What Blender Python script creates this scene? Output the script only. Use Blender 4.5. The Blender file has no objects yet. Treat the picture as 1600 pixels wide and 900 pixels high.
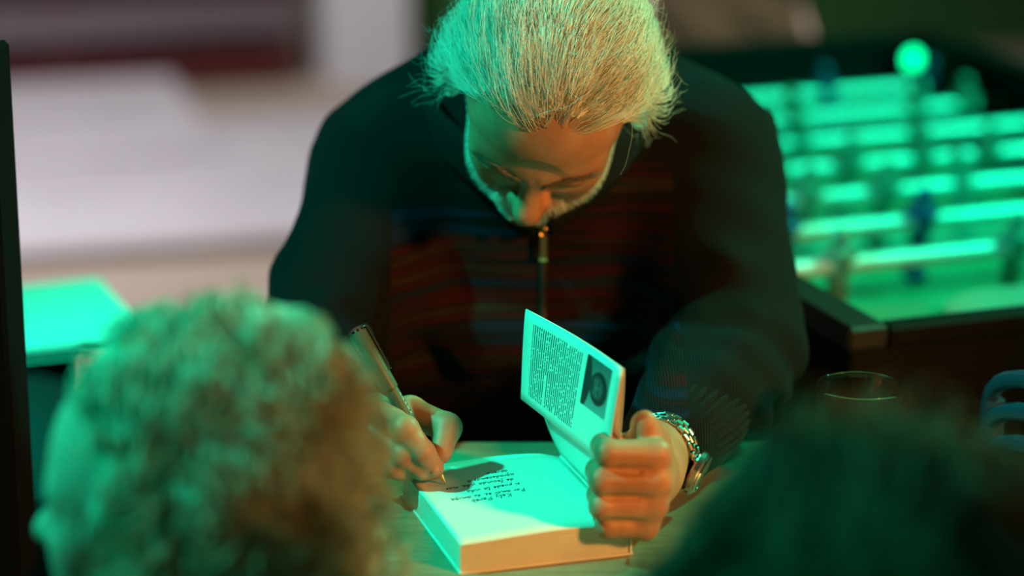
import bpy, math, random
import numpy as np
from mathutils import Vector, Matrix, Euler

S = bpy.context.scene
COL = S.collection
rng = np.random.default_rng(7)
random.seed(7)

# ------------------------------------------------------------------ camera, world, lights, exposure
cam_d = bpy.data.cameras.new('camera')
cam = bpy.data.objects.new('camera', cam_d)
COL.objects.link(cam)
cam.location = (0, 0, 1.52)
cam.rotation_euler = (math.radians(90 - 16), 0, 0)
cam_d.sensor_width = 36
cam_d.lens = 88.2
cam_d.clip_start = 0.05
cam_d.dof.use_dof = True
cam_d.dof.focus_distance = 2.12
cam_d.dof.aperture_fstop = 1.8
S.camera = cam

wd = bpy.data.worlds.new('world')
wd.use_nodes = True
wd.node_tree.nodes['Background'].inputs[0].default_value = (0.25, 0.4, 0.35, 1)
wd.node_tree.nodes['Background'].inputs[1].default_value = 0.02
S.world = wd


def aim(o, target):
    d = Vector(target) - o.location
    o.rotation_euler = d.to_track_quat('-Z', 'Y').to_euler()


def spot(name, loc, target, color, power, angle, blend=0.3, size=0.08):
    l = bpy.data.lights.new(name, 'SPOT')
    l.color = color
    l.energy = power
    l.spot_size = math.radians(angle)
    l.spot_blend = blend
    l.shadow_soft_size = size
    o = bpy.data.objects.new(name, l)
    COL.objects.link(o)
    o.location = loc
    aim(o, target)
    return o


def area(name, loc, target, color, power, sx, sy):
    l = bpy.data.lights.new(name, 'AREA')
    l.shape = 'RECTANGLE'
    l.size = sx
    l.size_y = sy
    l.color = color
    l.energy = power
    o = bpy.data.objects.new(name, l)
    COL.objects.link(o)
    o.location = loc
    aim(o, target)
    return o


TEAL = (0.0, 1.0, 0.62)
spot('green_spot_left', (-1.55, 1.84, 2.60), (-0.02, 1.90, 0.85), TEAL, 315, 62, 0.45, 0.06)
spot('green_spot_right', (1.85, 3.1, 2.5), (0.40, 2.9, 0.8), (0.0, 1.0, 0.46), 350, 66, 0.6, 0.08)
spot('warm_spot_front', (1.40, 0.80, 1.62), (0.06, 2.06, 0.93), (1.0, 0.40, 0.085), 165, 44, 1.0, 0.12)
spot('white_spot_back', (-1.7, 5.0, 3.1), (-1.3, 6.7, 0.0), (1.0, 0.95, 1.0), 420, 95, 0.8, 0.4)
spot('fill_spot_bench', (1.2, 5.6, 3.0), (0.42, 4.75, 0.7), (1.0, 0.90, 0.85), 700, 34, 0.6, 0.2)  # added fill to brighten the coat heap and bench, no visible source

S.view_settings.view_transform = 'Standard'
S.view_settings.look = 'None'
S.view_settings.exposure = 0.0
S.view_settings.gamma = 1.0


# ------------------------------------------------------------------ helpers: objects
def mesh_np(name, v, f, mat=None, parent=None, smooth=True):
    v = np.asarray(v, np.float32).reshape(-1, 3)
    me = bpy.data.meshes.new(name)
    if isinstance(f, np.ndarray):
        k = f.shape[1]
        me.vertices.add(len(v))
        me.vertices.foreach_set('co', v.ravel())
        me.loops.add(f.size)
        me.loops.foreach_set('vertex_index', f.astype(np.int32).ravel())
        me.polygons.add(len(f))
        me.polygons.foreach_set('loop_start', np.arange(0, f.size, k, dtype=np.int32))
        me.update(calc_edges=True)
    else:
        me.from_pydata(v.tolist(), [], f)
        me.update()
    me.validate()
    if smooth:
        me.polygons.foreach_set('use_smooth', np.ones(len(me.polygons), bool))
    o = bpy.data.objects.new(name, me)
    COL.objects.link(o)
    if mat:
        me.materials.append(mat)
    if parent:
        o.parent = parent
    return o


def thing(name, label, cat, loc=(0, 0, 0), rz=0.0, group=None):
    o = bpy.data.objects.new(name, None)
    COL.objects.link(o)
    o.location = loc
    o.rotation_euler = (0, 0, rz)
    o.empty_display_size = 0.05
    o['label'] = label
    o['category'] = cat
    if group:
        o['group'] = group
    return o


def tag(o, label, cat, group=None):
    o['label'] = label
    o['category'] = cat
    if group:
        o['group'] = group
    return o


def struct(o, label=None):
    o['kind'] = 'structure'
    if label:
        o['label'] = label
    return o


class MB:
    """collects simple shapes into one mesh"""

    def __init__(s):
        s.v = []
        s.f = []

    def add(s, v, f):
        n = len(s.v)
        s.v += [tuple(p) for p in v]
        s.f += [tuple(i + n for i in q) for q in f]
        return s

    def box(s, lo, hi, rot=None, c=None, bev=0.0):
        x0, y0, z0 = lo
        x1, y1, z1 = hi
        if bev > 0:
            v = []
            b = bev
            # chamfered box: 24 verts
            for sx in (0, 1):
                for sy in (0, 1):
                    for sz in (0, 1):
                        p = [(x0, x1)[sx], (y0, y1)[sy], (z0, z1)[sz]]
                        sg = [1 if k == 0 else -1 for k in (sx, sy, sz)]
                        for ax in range(3):
                            q = list(p)
                            for a2 in range(3):
                                if a2 != ax:
                                    q[a2] += sg[a2] * b
                            v.append(q)
            idx = lambda sx, sy, sz, ax: (sx * 4 + sy * 2 + sz) * 3 + ax
            f = []
            for t in (0, 1):
                f.append([idx(t, 0, 0, 0), idx(t, 1, 0, 0), idx(t, 1, 1, 0), idx(t, 0, 1, 0)][::(-1 if t == 0 else 1)])
                f.append([idx(0, t, 0, 1), idx(1, t, 0, 1), idx(1, t, 1, 1), idx(0, t, 1, 1)][::(1 if t == 0 else -1)])
                f.append([idx(0, 0, t, 2), idx(1, 0, t, 2), idx(1, 1, t, 2), idx(0, 1, t, 2)][::(-1 if t == 0 else 1)])
            for a in (0, 1):
                for b2 in (0, 1):
                    f.append([idx(0, a, b2, 1), idx(1, a, b2, 1), idx(1, a, b2, 2), idx(0, a, b2, 2)])
                    f.append([idx(a, 0, b2, 0), idx(a, 1, b2, 0), idx(a, 1, b2, 2), idx(a, 0, b2, 2)])
                    f.append([idx(a, b2, 0, 0), idx(a, b2, 1, 0), idx(a, b2, 1, 1), idx(a, b2, 0, 1)])
            for a in (0, 1):
                for b2 in (0, 1):
                    for c2 in (0, 1):
                        f.append([idx(a, b2, c2, 0), idx(a, b2, c2, 1), idx(a, b2, c2, 2)])
        else:
            v = [(x0, y0, z0), (x1, y0, z0), (x1, y1, z0), (x0, y1, z0), (x0, y0, z1), (x1, y0, z1), (x1, y1, z1), (x0, y1, z1)]
            f = [(3, 2, 1, 0), (4, 5, 6, 7), (0, 1, 5, 4), (1, 2, 6, 5), (2, 3, 7, 6), (3, 0, 4, 7)]
        if rot is not None:
            M = rot.to_matrix() if hasattr(rot, 'to_matrix') else rot
            cc = Vector(c if c is not None else (0, 0, 0))
            v = [tuple(M @ (Vector(p) - cc) + cc) for p in v]
        return s.add(v, f)

    def tube(s, pts, r, n=8, caps=True):
        pts = [Vector(p) for p in pts]
        rs = r if isinstance(r, (list, tuple)) else [r] * len(pts)
        up = Vector((0, 0, 1))
        t0 = (pts[1] - pts[0]).normalized()
        if abs(t0.dot(up)) > 0.95:
            up = Vector((1, 0, 0))
        x = t0.cross(up).normalized()
        v, f = [], []
        for i, p in enumerate(pts):
            a = pts[max(i - 1, 0)]
            b = pts[min(i + 1, len(pts) - 1)]
            t = (b - a).normalized()
            x = (x - t * x.dot(t)).normalized()
            y = t.cross(x)
            for k in range(n):
                q = 2 * math.pi * k / n
                v.append(p + (x * math.cos(q) + y * math.sin(q)) * rs[i])
        for i in range(len(pts) - 1):
            for k in range(n):
                k2 = (k + 1) % n
                f.append((i * n + k, i * n + k2, (i + 1) * n + k2, (i + 1) * n + k))
        if caps:
            f.append(tuple(range(n))[::-1])
            f.append(tuple((len(pts) - 1) * n + k for k in range(n)))
        return s.add(v, f)

    def lathe(s, prof, n=24, c=(0, 0, 0), M=None, close=False):
        """prof: (radius, height) list, rotated about local z"""
        v, f = [], []
        for (r, z) in prof:
            for k in range(n):
                q = 2 * math.pi * k / n
                v.append(Vector((r * math.cos(q), r * math.sin(q), z)))
        m = len(prof)
        for i in range(m if close else m - 1):
            j = (i + 1) % m
            for k in range(n):
                k2 = (k + 1) % n
                f.append((i * n + k, i * n + k2, j * n + k2, j * n + k))
        if not close:
            if prof[0][0] > 1e-5:
                f.append(tuple(range(n))[::-1])
            if prof[-1][0] > 1e-5:
                f.append(tuple((m - 1) * n + k for k in range(n)))
        if M is not None:
            v = [M @ p for p in v]
        v = [p + Vector(c) for p in v]
        return s.add(v, f)

    def ball(s, c, r, n=12, m=8, M=None):
        rx, ry, rz = (r, r, r) if not isinstance(r, (tuple, list)) else r
        v = [(0, 0, -rz)]
        for i in range(1, m):
            a = -math.pi / 2 + math.pi * i / m
            for k in range(n):
                q = 2 * math.pi * k / n
                v.append((rx * math.cos(a) * math.cos(q), ry * math.cos(a) * math.sin(q), rz * math.sin(a)))
        v.append((0, 0, rz))
        f = []
        for k in range(n):
            k2 = (k + 1) % n
            f.append((0, 1 + k2, 1 + k))
            for i in range(m - 2):
                a = 1 + i * n
                f.append((a + k, a + k2, a + n + k2, a + n + k))
            f.append((1 + (m - 2) * n + k, 1 + (m - 2) * n + k2, len(v) - 1))
        if M is not None:
            v = [M @ Vector(p) for p in v]
        v = [Vector(p) + Vector(c) for p in v]
        return s.add(v, f)

    def build(s, name, mat=None, parent=None, smooth=True, angle=35):
        o = mesh_np(name, np.array([tuple(p) for p in s.v]), s.f, mat, parent, False)
        if smooth:
            me = o.data
            me.polygons.foreach_set('use_smooth', np.ones(len(me.polygons), bool))
            try:
                me.set_sharp_from_angle(angle=math.radians(angle))
            except Exception:
                pass
        return o


# ------------------------------------------------------------------ helpers: materials
def mat(name, base=(0.5, 0.5, 0.5), rough=0.6, metal=0.0, noise=None, bump=None, spec=None, emit=None, sss=0.0, trans=0.0, ior=1.45, sheen=0.0):
    m = bpy.data.materials.new(name)
    m.use_nodes = True
    nt = m.node_tree
    b = nt.nodes['Principled BSDF']
    b.inputs['Base Color'].default_value = (*base, 1)
    b.inputs['Roughness'].default_value = rough
    b.inputs['Metallic'].default_value = metal
    b.inputs['IOR'].default_value = ior
    b.inputs['Transmission Weight'].default_value = trans
    if spec is not None:
        b.inputs['Specular IOR Level'].default_value = spec
    if sss:
        b.inputs['Subsurface Weight'].default_value = sss
        b.inputs['Subsurface Radius'].default_value = (0.6, 0.25, 0.12)
        b.inputs['Subsurface Scale'].default_value = 0.008
    if sheen:
        b.inputs['Sheen Weight'].default_value = sheen
        b.inputs['Sheen Roughness'].default_value = 0.5
    if emit:
        b.inputs['Emission Color'].default_value = (*emit[0], 1)
        b.inputs['Emission Strength'].default_value = emit[1]
    if noise or bump:
        tc = nt.nodes.new('ShaderNodeTexCoord')
    if noise:
        c2, sc, det = noise[:3]
        mp = nt.nodes.new('ShaderNodeMapping')
        mp.inputs['Scale'].default_value = noise[3] if len(noise) > 3 else (1, 1, 1)
        nt.links.new(tc.outputs['Object'], mp.inputs[0])
        n = nt.nodes.new('ShaderNodeTexNoise')
        n.inputs['Scale'].default_value = sc
        n.inputs['Detail'].default_value = det
        nt.links.new(mp.outputs[0], n.inputs[0])
        r = nt.nodes.new('ShaderNodeValToRGB')
        r.color_ramp.elements[0].position = 0.35
        r.color_ramp.elements[1].position = 0.65
        r.color_ramp.elements[0].color = (*base, 1)
        r.color_ramp.elements[1].color = (*c2, 1)
        nt.links.new(n.outputs['Fac'], r.inputs[0])
        nt.links.new(r.outputs[0], b.inputs['Base Color'])
    if bump:
        sc, st = bump[:2]
        mp = nt.nodes.new('ShaderNodeMapping')
        mp.inputs['Scale'].default_value = bump[2] if len(bump) > 2 else (1, 1, 1)
        nt.links.new(tc.outputs['Object'], mp.inputs[0])
        n = nt.nodes.new('ShaderNodeTexNoise')
        n.inputs['Scale'].default_value = sc
        n.inputs['Detail'].default_value = 3
        nt.links.new(mp.outputs[0], n.inputs[0])
        bp = nt.nodes.new('ShaderNodeBump')
        bp.inputs['Strength'].default_value = st
        bp.inputs['Distance'].default_value = 0.002
        nt.links.new(n.outputs['Fac'], bp.inputs['Height'])
        nt.links.new(bp.outputs[0], b.inputs['Normal'])
    return m


class NG:
    """short node-building helper"""

    def __init__(s, m):
        s.nt = m.node_tree
        s.b = s.nt.nodes['Principled BSDF']

    def n(s, t, **kw):
        x = s.nt.nodes.new('ShaderNode' + t)
        for k, v in kw.items():
            setattr(x, k, v)
        return x

    def l(s, a, b):
        s.nt.links.new(a, b)

    def math(s, op, a, b=None, c=None):
        x = s.n('Math', operation=op)
        for i, q in enumerate((a, b, c)):
            if q is None:
                continue
            if isinstance(q, (int, float)):
                x.inputs[i].default_value = q
            else:
                s.l(q, x.inputs[i])
        return x.outputs[0]

    def mix(s, fac, a, b):
        x = s.n('Mix', data_type='RGBA')
        if isinstance(fac, (int, float)):
            x.inputs[0].default_value = fac
        else:
            s.l(fac, x.inputs[0])
        for i, q in ((6, a), (7, b)):
            if isinstance(q, tuple):
                x.inputs[i].default_value = (*q, 1)
            else:
                s.l(q, x.inputs[i])
        return x.outputs[2]


# ------------------------------------------------------------------ helpers: signed distance sculpting
class Sdf:
    def __init__(s, lo, hi, h):
        s.lo = np.array(lo, float)
        s.h = h
        s.n = np.ceil((np.array(hi, float) - s.lo) / h).astype(int) + 1
        s.d = np.full(s.n, 0.05, np.float32)
        s.ax = [(s.lo[i] + h * np.arange(s.n[i])).astype(np.float32) for i in range(3)]

    def win(s, lo, hi):
        a = np.clip(np.floor((np.array(lo) - s.lo) / s.h).astype(int), 0, s.n)
        b = np.clip(np.ceil((np.array(hi) - s.lo) / s.h).astype(int) + 1, 0, s.n)
        sl = tuple(slice(a[i], b[i]) for i in range(3))
        X = s.ax[0][sl[0]][:, None, None]
        Y = s.ax[1][sl[1]][None, :, None]
        Z = s.ax[2][sl[2]][None, None, :]
        return sl, X, Y, Z

    def put(s, sl, q, k, mode):
        if q.size == 0:
            return
        a = s.d[sl]
        if mode == 'u':
            if k > 0:
                h = np.maximum(k - np.abs(a - q), 0) / k
                s.d[sl] = np.minimum(a, q) - h * h * k * 0.25
            else:
                s.d[sl] = np.minimum(a, q)
        else:
            q = -q
            if k > 0:
                h = np.maximum(k - np.abs(a - q), 0) / k
                s.d[sl] = np.maximum(a, q) + h * h * k * 0.25
            else:
                s.d[sl] = np.maximum(a, q)

    def cap(s, a, b, ra, rb=None, k=0.0, mode='u'):
        rb = ra if rb is None else rb
        a = np.array(a, float)
        b = np.array(b, float)
        m = max(ra, rb) + k + 4 * s.h
        sl, X, Y, Z = s.win(np.minimum(a, b) - m, np.maximum(a, b) + m)
        ba = b - a
        L = max(float(ba @ ba), 1e-12)
        t = np.clip(((X - a[0]) * ba[0] + (Y - a[1]) * ba[1] + (Z - a[2]) * ba[2]) / L, 0, 1)
        q = np.sqrt((X - a[0] - t * ba[0]) ** 2 + (Y - a[1] - t * ba[1]) ** 2 + (Z - a[2] - t * ba[2]) ** 2) - (ra + (rb - ra) * t)
        s.put(sl, q, k, mode)
        return s

    def ball(s, c, r, k=0.0, mode='u'):
        return s.cap(c, c, r, r, k, mode)

    def ell(s, c, r, k=0.0, mode='u', rot=None):
        c = np.array(c, float)
        r = np.array(r, float)
        m = r.max() + k + 4 * s.h
        sl, X, Y, Z = s.win(c - m, c + m)
        x, y, z = X - c[0], Y - c[1], Z - c[2]
        if rot is not None:
            M = np.array(Euler([math.radians(q) for q in rot]).to_matrix())
            x, y, z = (M[0, i] * x + M[1, i] * y + M[2, i] * z for i in range(3))
        k0 = np.sqrt((x / r[0]) ** 2 + (y / r[1]) ** 2 + (z / r[2]) ** 2)
        k1 = np.sqrt((x / r[0] ** 2) ** 2 + (y / r[1] ** 2) ** 2 + (z / r[2] ** 2) ** 2) + 1e-9
        q = k0 * (k0 - 1) / k1
        q = np.where(k0 < 0.05, -r.min(), q)
        s.put(sl, q.astype(np.float32), k, mode)
        return s

    def chain(s, pts, rs, k=0.0, mode='u'):
        for i in range(len(pts) - 1):
            s.cap(pts[i], pts[i + 1], rs[i], rs[i + 1], k, mode)
        return s

    def wrinkle(s, fn):
        X = s.ax[0][:, None, None]
        Y = s.ax[1][None, :, None]
        Z = s.ax[2][None, None, :]
        s.d += fn(X, Y, Z).astype(np.float32)

    def sample(s, p):
        q = (p - s.lo) / s.h
        q = np.clip(q, 0, s.n - 1.001)
        i = np.floor(q).astype(int)
        f = q - i
        r = 0
        for a in (0, 1):
            for b in (0, 1):
                for c in (0, 1):
                    w = (f[:, 0] if a else 1 - f[:, 0]) * (f[:, 1] if b else 1 - f[:, 1]) * (f[:, 2] if c else 1 - f[:, 2])
                    r = r + w * s.d[i[:, 0] + a, i[:, 1] + b, i[:, 2] + c]
        return r

    def grad(s, p):
        e = s.h
        g = np.stack([s.sample(p + np.eye(3)[i] * e) - s.sample(p - np.eye(3)[i] * e) for i in range(3)], 1)
        return g / (np.linalg.norm(g, axis=1, keepdims=True) + 1e-9)

    def mesh(s):
        d = s.d
        neg = d < 0
        n = s.n
        c = [neg[a:n[0] - 1 + a, b:n[1] - 1 + b, e:n[2] - 1 + e] for a in (0, 1) for b in (0, 1) for e in (0, 1)]
        cnt = sum(x.astype(np.int8) for x in c)
        act = np.argwhere((cnt > 0) & (cnt < 8))
        val = {}
        for a in (0, 1):
            for b in (0, 1):
                for e in (0, 1):
                    val[a, b, e] = d[act[:, 0] + a, act[:, 1] + b, act[:, 2] + e]
        acc = np.zeros((len(act), 3))
        num = np.zeros(len(act))
        corners = [(a, b, e) for a in (0, 1) for b in (0, 1) for e in (0, 1)]
        for p in corners:
            for ax in range(3):
                if p[ax] == 0:
                    q = list(p)
                    q[ax] = 1
                    q = tuple(q)
                    v0, v1 = val[p], val[q]
                    m = (v0 < 0) != (v1 < 0)
                    t = np.where(m, v0 / np.where(np.abs(v0 - v1) < 1e-12, 1e-12, v0 - v1), 0)
                    pt = np.tile(np.array(p, float), (len(act), 1))
                    pt[:, ax] += t
                    acc += pt * m[:, None]
                    num += m
        V = s.lo + s.h * (act + acc / num[:, None])
        idx = np.full(n - 1, -1, np.int64)
        idx[act[:, 0], act[:, 1], act[:, 2]] = np.arange(len(act))
        F = []
        for ax in range(3):
            o1, o2 = [(1, 2), (2, 0), (0, 1)][ax]
            s0 = [slice(None)] * 3
            s1 = [slice(None)] * 3
            s0[ax] = slice(0, n[ax] - 1)
            s1[ax] = slice(1, n[ax])
            ch = neg[tuple(s0)] != neg[tuple(s1)]
            e = np.argwhere(ch)
            ok = (e[:, o1] > 0) & (e[:, o2] > 0) & (e[:, o1] < n[o1] - 1) & (e[:, o2] < n[o2] - 1)
            e = e[ok]
            ng = neg[e[:, 0], e[:, 1], e[:, 2]]
            d1 = np.eye(3, dtype=int)[o1]
            d2 = np.eye(3, dtype=int)[o2]
            g = lambda w: idx[w[:, 0], w[:, 1], w[:, 2]]
            q = np.stack([g(e - d1 - d2), g(e - d2), g(e), g(e - d1)], 1)
            q[~ng] = q[~ng][:, ::-1]
            F.append(q)
        F = np.concatenate(F)
        F = F[(F >= 0).all(1)]
        return V, F


def join_vf(parts):
    V, F, n = [], [], 0
    for v, f in parts:
        V.append(v)
        F.append(f + n)
        n += len(v)
    return np.concatenate(V), np.concatenate(F)


def strands_vf(P, R, sides=3):
    """P (n,m,3) strand points, R (m,) or (n,m) radii -> tube verts and quads"""
    e_ = unit(np.diff(P, axis=1))
    ok_ = (e_[:, 1:] * e_[:, :-1]).sum(2).min(1) > 0.25      # leave out strands with a sharp kink
    P = P[ok_]
    n, m, _ = P.shape
    T = np.gradient(P, axis=1)
    T /= np.linalg.norm(T, axis=2, keepdims=True) + 1e-12
    a = np.where(np.abs(T[..., 2:3]) < 0.9, np.array([0, 0, 1.0]), np.array([1.0, 0, 0]))
    x = np.cross(T, a)
    x /= np.linalg.norm(x, axis=2, keepdims=True) + 1e-12
    y = np.cross(T, x)
    R = np.broadcast_to(R, (n, m))[..., None]
    ring = [P + (x * math.cos(q) + y * math.sin(q)) * R for q in np.arange(sides) * 2 * math.pi / sides]
    V = np.stack(ring, 2).reshape(-1, 3)
    i = np.arange(n)[:, None, None] * m * sides
    j = np.arange(m - 1)[None, :, None] * sides
    k = np.arange(sides)[None, None, :]
    k2 = (k + 1) % sides
    F = np.stack([i + j + k, i + j + k2, i + j + sides + k2, i + j + sides + k], -1).reshape(-1, 4)
    return V, F


def tangent(v, n):
    t = v - n * (v * n).sum(1, keepdims=True)
    return t / (np.linalg.norm(t, axis=1, keepdims=True) + 1e-9)


def unit(v):
    return v / (np.linalg.norm(v, axis=-1, keepdims=True) + 1e-9)


def grow(sdf, roots, flow_fn, length, steps, h_fn, rnd=0.15, lift=0.7, seed=0):
    """combed strands that ride above the scalp field at height h_fn(t, root)"""
    g = np.random.default_rng(seed)
    p = roots.copy()
    far = lambda q, n_: np.where((sdf.sample(q) > 0.040)[:, None], unit(q - np.array([0, 0.01, 0.02])), n_)
    n0 = sdf.grad(p)
    jit = g.normal(0, rnd, p.shape)
    d = unit(n0 * lift + tangent(flow_fn(p, p) + jit, n0))
    out = [p.copy()]
    st = (length / steps)[:, None]
    for i in range(steps):
        t = (i + 1) / steps
        n = far(p, sdf.grad(p))
        fl = tangent(flow_fn(p, roots) + jit, n)
        d = unit(d * 0.72 + fl * 0.5)
        p = p + d * st
        dist = sdf.sample(p)
        want = h_fn(t, roots)
        n = far(p, sdf.grad(p))
        p = p + n * ((want - dist) * 0.45)[:, None] * (dist < 0.040)[:, None]
        out.append(p.copy())
    return np.stack(out, 1)


# ------------------------------------------------------------------ materials
M_paper = mat('white_paper', (0.86, 0.85, 0.80), 0.75)
M_pages = mat('page_edges', (0.80, 0.76, 0.66), 0.85, noise=((0.72, 0.66, 0.55), 40, 3, (1, 1, 60)), bump=(60, 0.5, (1, 1, 40)))
M_card = mat('white_card_cover', (0.86, 0.86, 0.83), 0.5)
M_ink = mat('dark_ink', (0.02, 0.03, 0.05), 0.6)
M_skin = mat('skin', (0.50, 0.25, 0.155), 0.5, noise=((0.40, 0.175, 0.10), 42, 6), bump=(700, 0.12), sss=0.15)
M_skin2 = mat('skin_pale', (0.66, 0.42, 0.32), 0.5, bump=(300, 0.2))
M_hair = mat('grey_white_hair', (0.90, 0.87, 0.80), 0.42, noise=((0.70, 0.66, 0.58), 30, 3))
M_beard = mat('white_beard', (0.80, 0.77, 0.70), 0.5)
M_brow = mat('grey_brow', (0.22, 0.18, 0.14), 0.6)
M_nail = mat('nail', (0.66, 0.40, 0.31), 0.3)
M_blonde = mat('blonde_curls', (0.80, 0.73, 0.56), 0.5, noise=((0.40, 0.30, 0.17), 22, 2))
M_brown = mat('dark_brown_hair', (0.26, 0.14, 0.07), 0.45, noise=((0.07, 0.035, 0.02), 16, 2))
M_black = mat('black_fabric', (0.003, 0.003, 0.004), 0.95, bump=(300, 0.3), spec=0.1)
M_blackgloss = mat('black_leather', (0.018, 0.018, 0.02), 0.45, bump=(120, 0.25))
M_trouser = mat('dark_trousers', (0.02, 0.022, 0.03), 0.9)
M_steel = mat('brushed_steel', (0.62, 0.62, 0.60), 0.25, 1.0)
M_chrome = mat('chrome', (0.8, 0.8, 0.8), 0.12, 1.0)
M_brass = mat('brass', (0.75, 0.5, 0.2), 0.3, 1.0)
M_pen = mat('olive_black_pen', (0.075, 0.090, 0.055), 0.45)
M_white_print = mat('white_print', (0.75, 0.75, 0.7), 0.6)
M_glass = mat('clear_glass', (0.96, 0.99, 0.97), 0.02, trans=1.0, ior=1.48)
M_rod = mat('polished_rod', (0.88, 0.88, 0.88), 0.45, 0.3)
M_field = mat('green_playfield', (0.07, 0.22, 0.11), 0.35)
M_plate = mat('white_lines', (0.8, 0.8, 0.8), 0.5)
M_cab = mat('black_laminate', (0.004, 0.0045, 0.0045), 0.8, spec=0.2)
M_playerA = mat('green_player', (0.20, 0.30, 0.24), 0.3)
M_playerB = mat('blue_player', (0.03, 0.08, 0.22), 0.4)
M_rubber = mat('rubber', (0.02, 0.02, 0.02), 0.7)


def wood_mat(name, c1, c2, scale=(1.5, 14, 14), rough=0.4):
    m = mat(name, c1, rough)
    g = NG(m)
    tc = g.n('TexCoord')
    mp = g.n('Mapping')
    mp.inputs['Scale'].default_value = scale
    g.l(tc.outputs['Object'], mp.inputs[0])
    no = g.n('TexNoise')
    no.inputs['Scale'].default_value = 6
    no.inputs['Detail'].default_value = 6
    no.inputs['Distortion'].default_value = 1.2
    g.l(mp.outputs[0], no.inputs[0])
    r = g.n('ValToRGB')
    r.color_ramp.elements[0].position = 0.3
    r.color_ramp.elements[1].position = 0.7
    r.color_ramp.elements[0].color = (*c1, 1)
    r.color_ramp.elements[1].color = (*c2, 1)
    g.l(no.outputs['Fac'], r.inputs[0])
    g.l(r.outputs[0], g.b.inputs['Base Color'])
    bp = g.n('Bump')
    bp.inputs['Strength'].default_value = 0.25
    bp.inputs['Distance'].default_value = 0.001
    g.l(no.outputs['Fac'], bp.inputs['Height'])
    g.l(bp.outputs[0], g.b.inputs['Normal'])
    return m


M_table = wood_mat('pale_wood_table', (0.34, 0.28, 0.18), (0.21, 0.17, 0.10), (3, 26, 26))
M_floor = wood_mat('beige_floor', (0.58, 0.48, 0.38), (0.52, 0.43, 0.34), (0.4, 2, 2), 0.6)
M_wall = mat('plaster_wall', (0.62, 0.55, 0.47), 0.9, noise=((0.56, 0.50, 0.43), 3, 3))
M_greenlit_wall = mat('green_lit_wall', (0.05, 0.20, 0.05), 0.8)  # green light on the wall put into its base colour
M_step = mat('white_painted_steps', (0.76, 0.73, 0.76), 0.7, noise=((0.68, 0.65, 0.68), 4, 3))
M_column = mat('white_column', (0.84, 0.83, 0.86), 0.7)
M_door = wood_mat('dark_brown_door', (0.085, 0.035, 0.035), (0.055, 0.025, 0.028), (8, 8, 1), 0.5)
M_doorrail = mat('dark_red_rail', (0.11, 0.018, 0.018), 0.5)
M_doorglass = mat('dark_glass', (0.05, 0.035, 0.04), 0.25)


def sweater_mat():
    m = mat('dark_striped_knit', (0.006, 0.007, 0.008), 0.95)
    g = NG(m)
    tc = g.n('TexCoord')
    mp = g.n('Mapping')
    mp.inputs['Scale'].default_value = (2.2, 1.0, 58)
    g.l(tc.outputs['Object'], mp.inputs[0])
    no = g.n('TexNoise')
    no.inputs['Scale'].default_value = 1.0
    no.inputs['Detail'].default_value = 2.5
    g.l(mp.outputs[0], no.inputs[0])
    r = g.n('ValToRGB')
    cr = r.color_ramp
    cols = [(q_, tuple(0.55 * w_ for w_ in c_)) for q_, c_ in [(0.0, (0.010, 0.010, 0.012)), (0.36, (0.012, 0.022, 0.060)), (0.43, (0.009, 0.010, 0.011)), (0.50, (0.055, 0.008, 0.009)),
            (0.56, (0.010, 0.010, 0.011)), (0.61, (0.050, 0.030, 0.014)), (0.66, (0.010, 0.022, 0.016)), (0.74, (0.060, 0.010, 0.012))]]
    cr.elements[0].position = cols[0][0]
    cr.elements[0].color = (*cols[0][1], 1)
    cr.elements[1].position = cols[-1][0]
    cr.elements[1].color = (*cols[-1][1], 1)
    for p, c in cols[1:-1]:
        e = cr.elements.new(p)
        e.color = (*c, 1)
    g.l(no.outputs['Fac'], r.inputs[0])
    sx = g.n('SeparateXYZ')
    g.l(tc.outputs['Object'], sx.inputs[0])
    # striped front panel between the two seams
    a = g.math('GREATER_THAN', sx.outputs[0], -0.112)
    b = g.math('LESS_THAN', sx.outputs[0], 0.150)
    c = g.math('LESS_THAN', sx.outputs[1], 2.345)
    d = g.math('LESS_THAN', sx.outputs[2], 0.985)
    f = g.math('MULTIPLY', g.math('MULTIPLY', a, b), g.math('MULTIPLY', c, d))
    col = g.mix(f, (0.0055, 0.0065, 0.0075), r.outputs[0])
    g.b.inputs['Specular IOR Level'].default_value = 0.15
    g.l(col, g.b.inputs['Base Color'])
    w = g.n('TexWave')
    w.inputs['Scale'].default_value = 130
    w.inputs['Distortion'].default_value = 1.5
    w.inputs['Detail'].default_value = 2
    g.l(tc.outputs['Object'], w.inputs[0])
    n2 = g.n('TexNoise')
    n2.inputs['Scale'].default_value = 500
    g.l(tc.outputs['Object'], n2.inputs[0])
    bp = g.n('Bump')
    bp.inputs['Strength'].default_value = 0.35
    bp.inputs['Distance'].default_value = 0.0015
    g.l(g.math('ADD', w.outputs['Fac'], n2.outputs['Fac']), bp.inputs['Height'])
    g.l(bp.outputs[0], g.b.inputs['Normal'])
    return m


M_sweater = sweater_mat()
M_knit = mat('dark_rib_knit', (0.007, 0.008, 0.009), 0.95, bump=(300, 0.5), spec=0.2)


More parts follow.
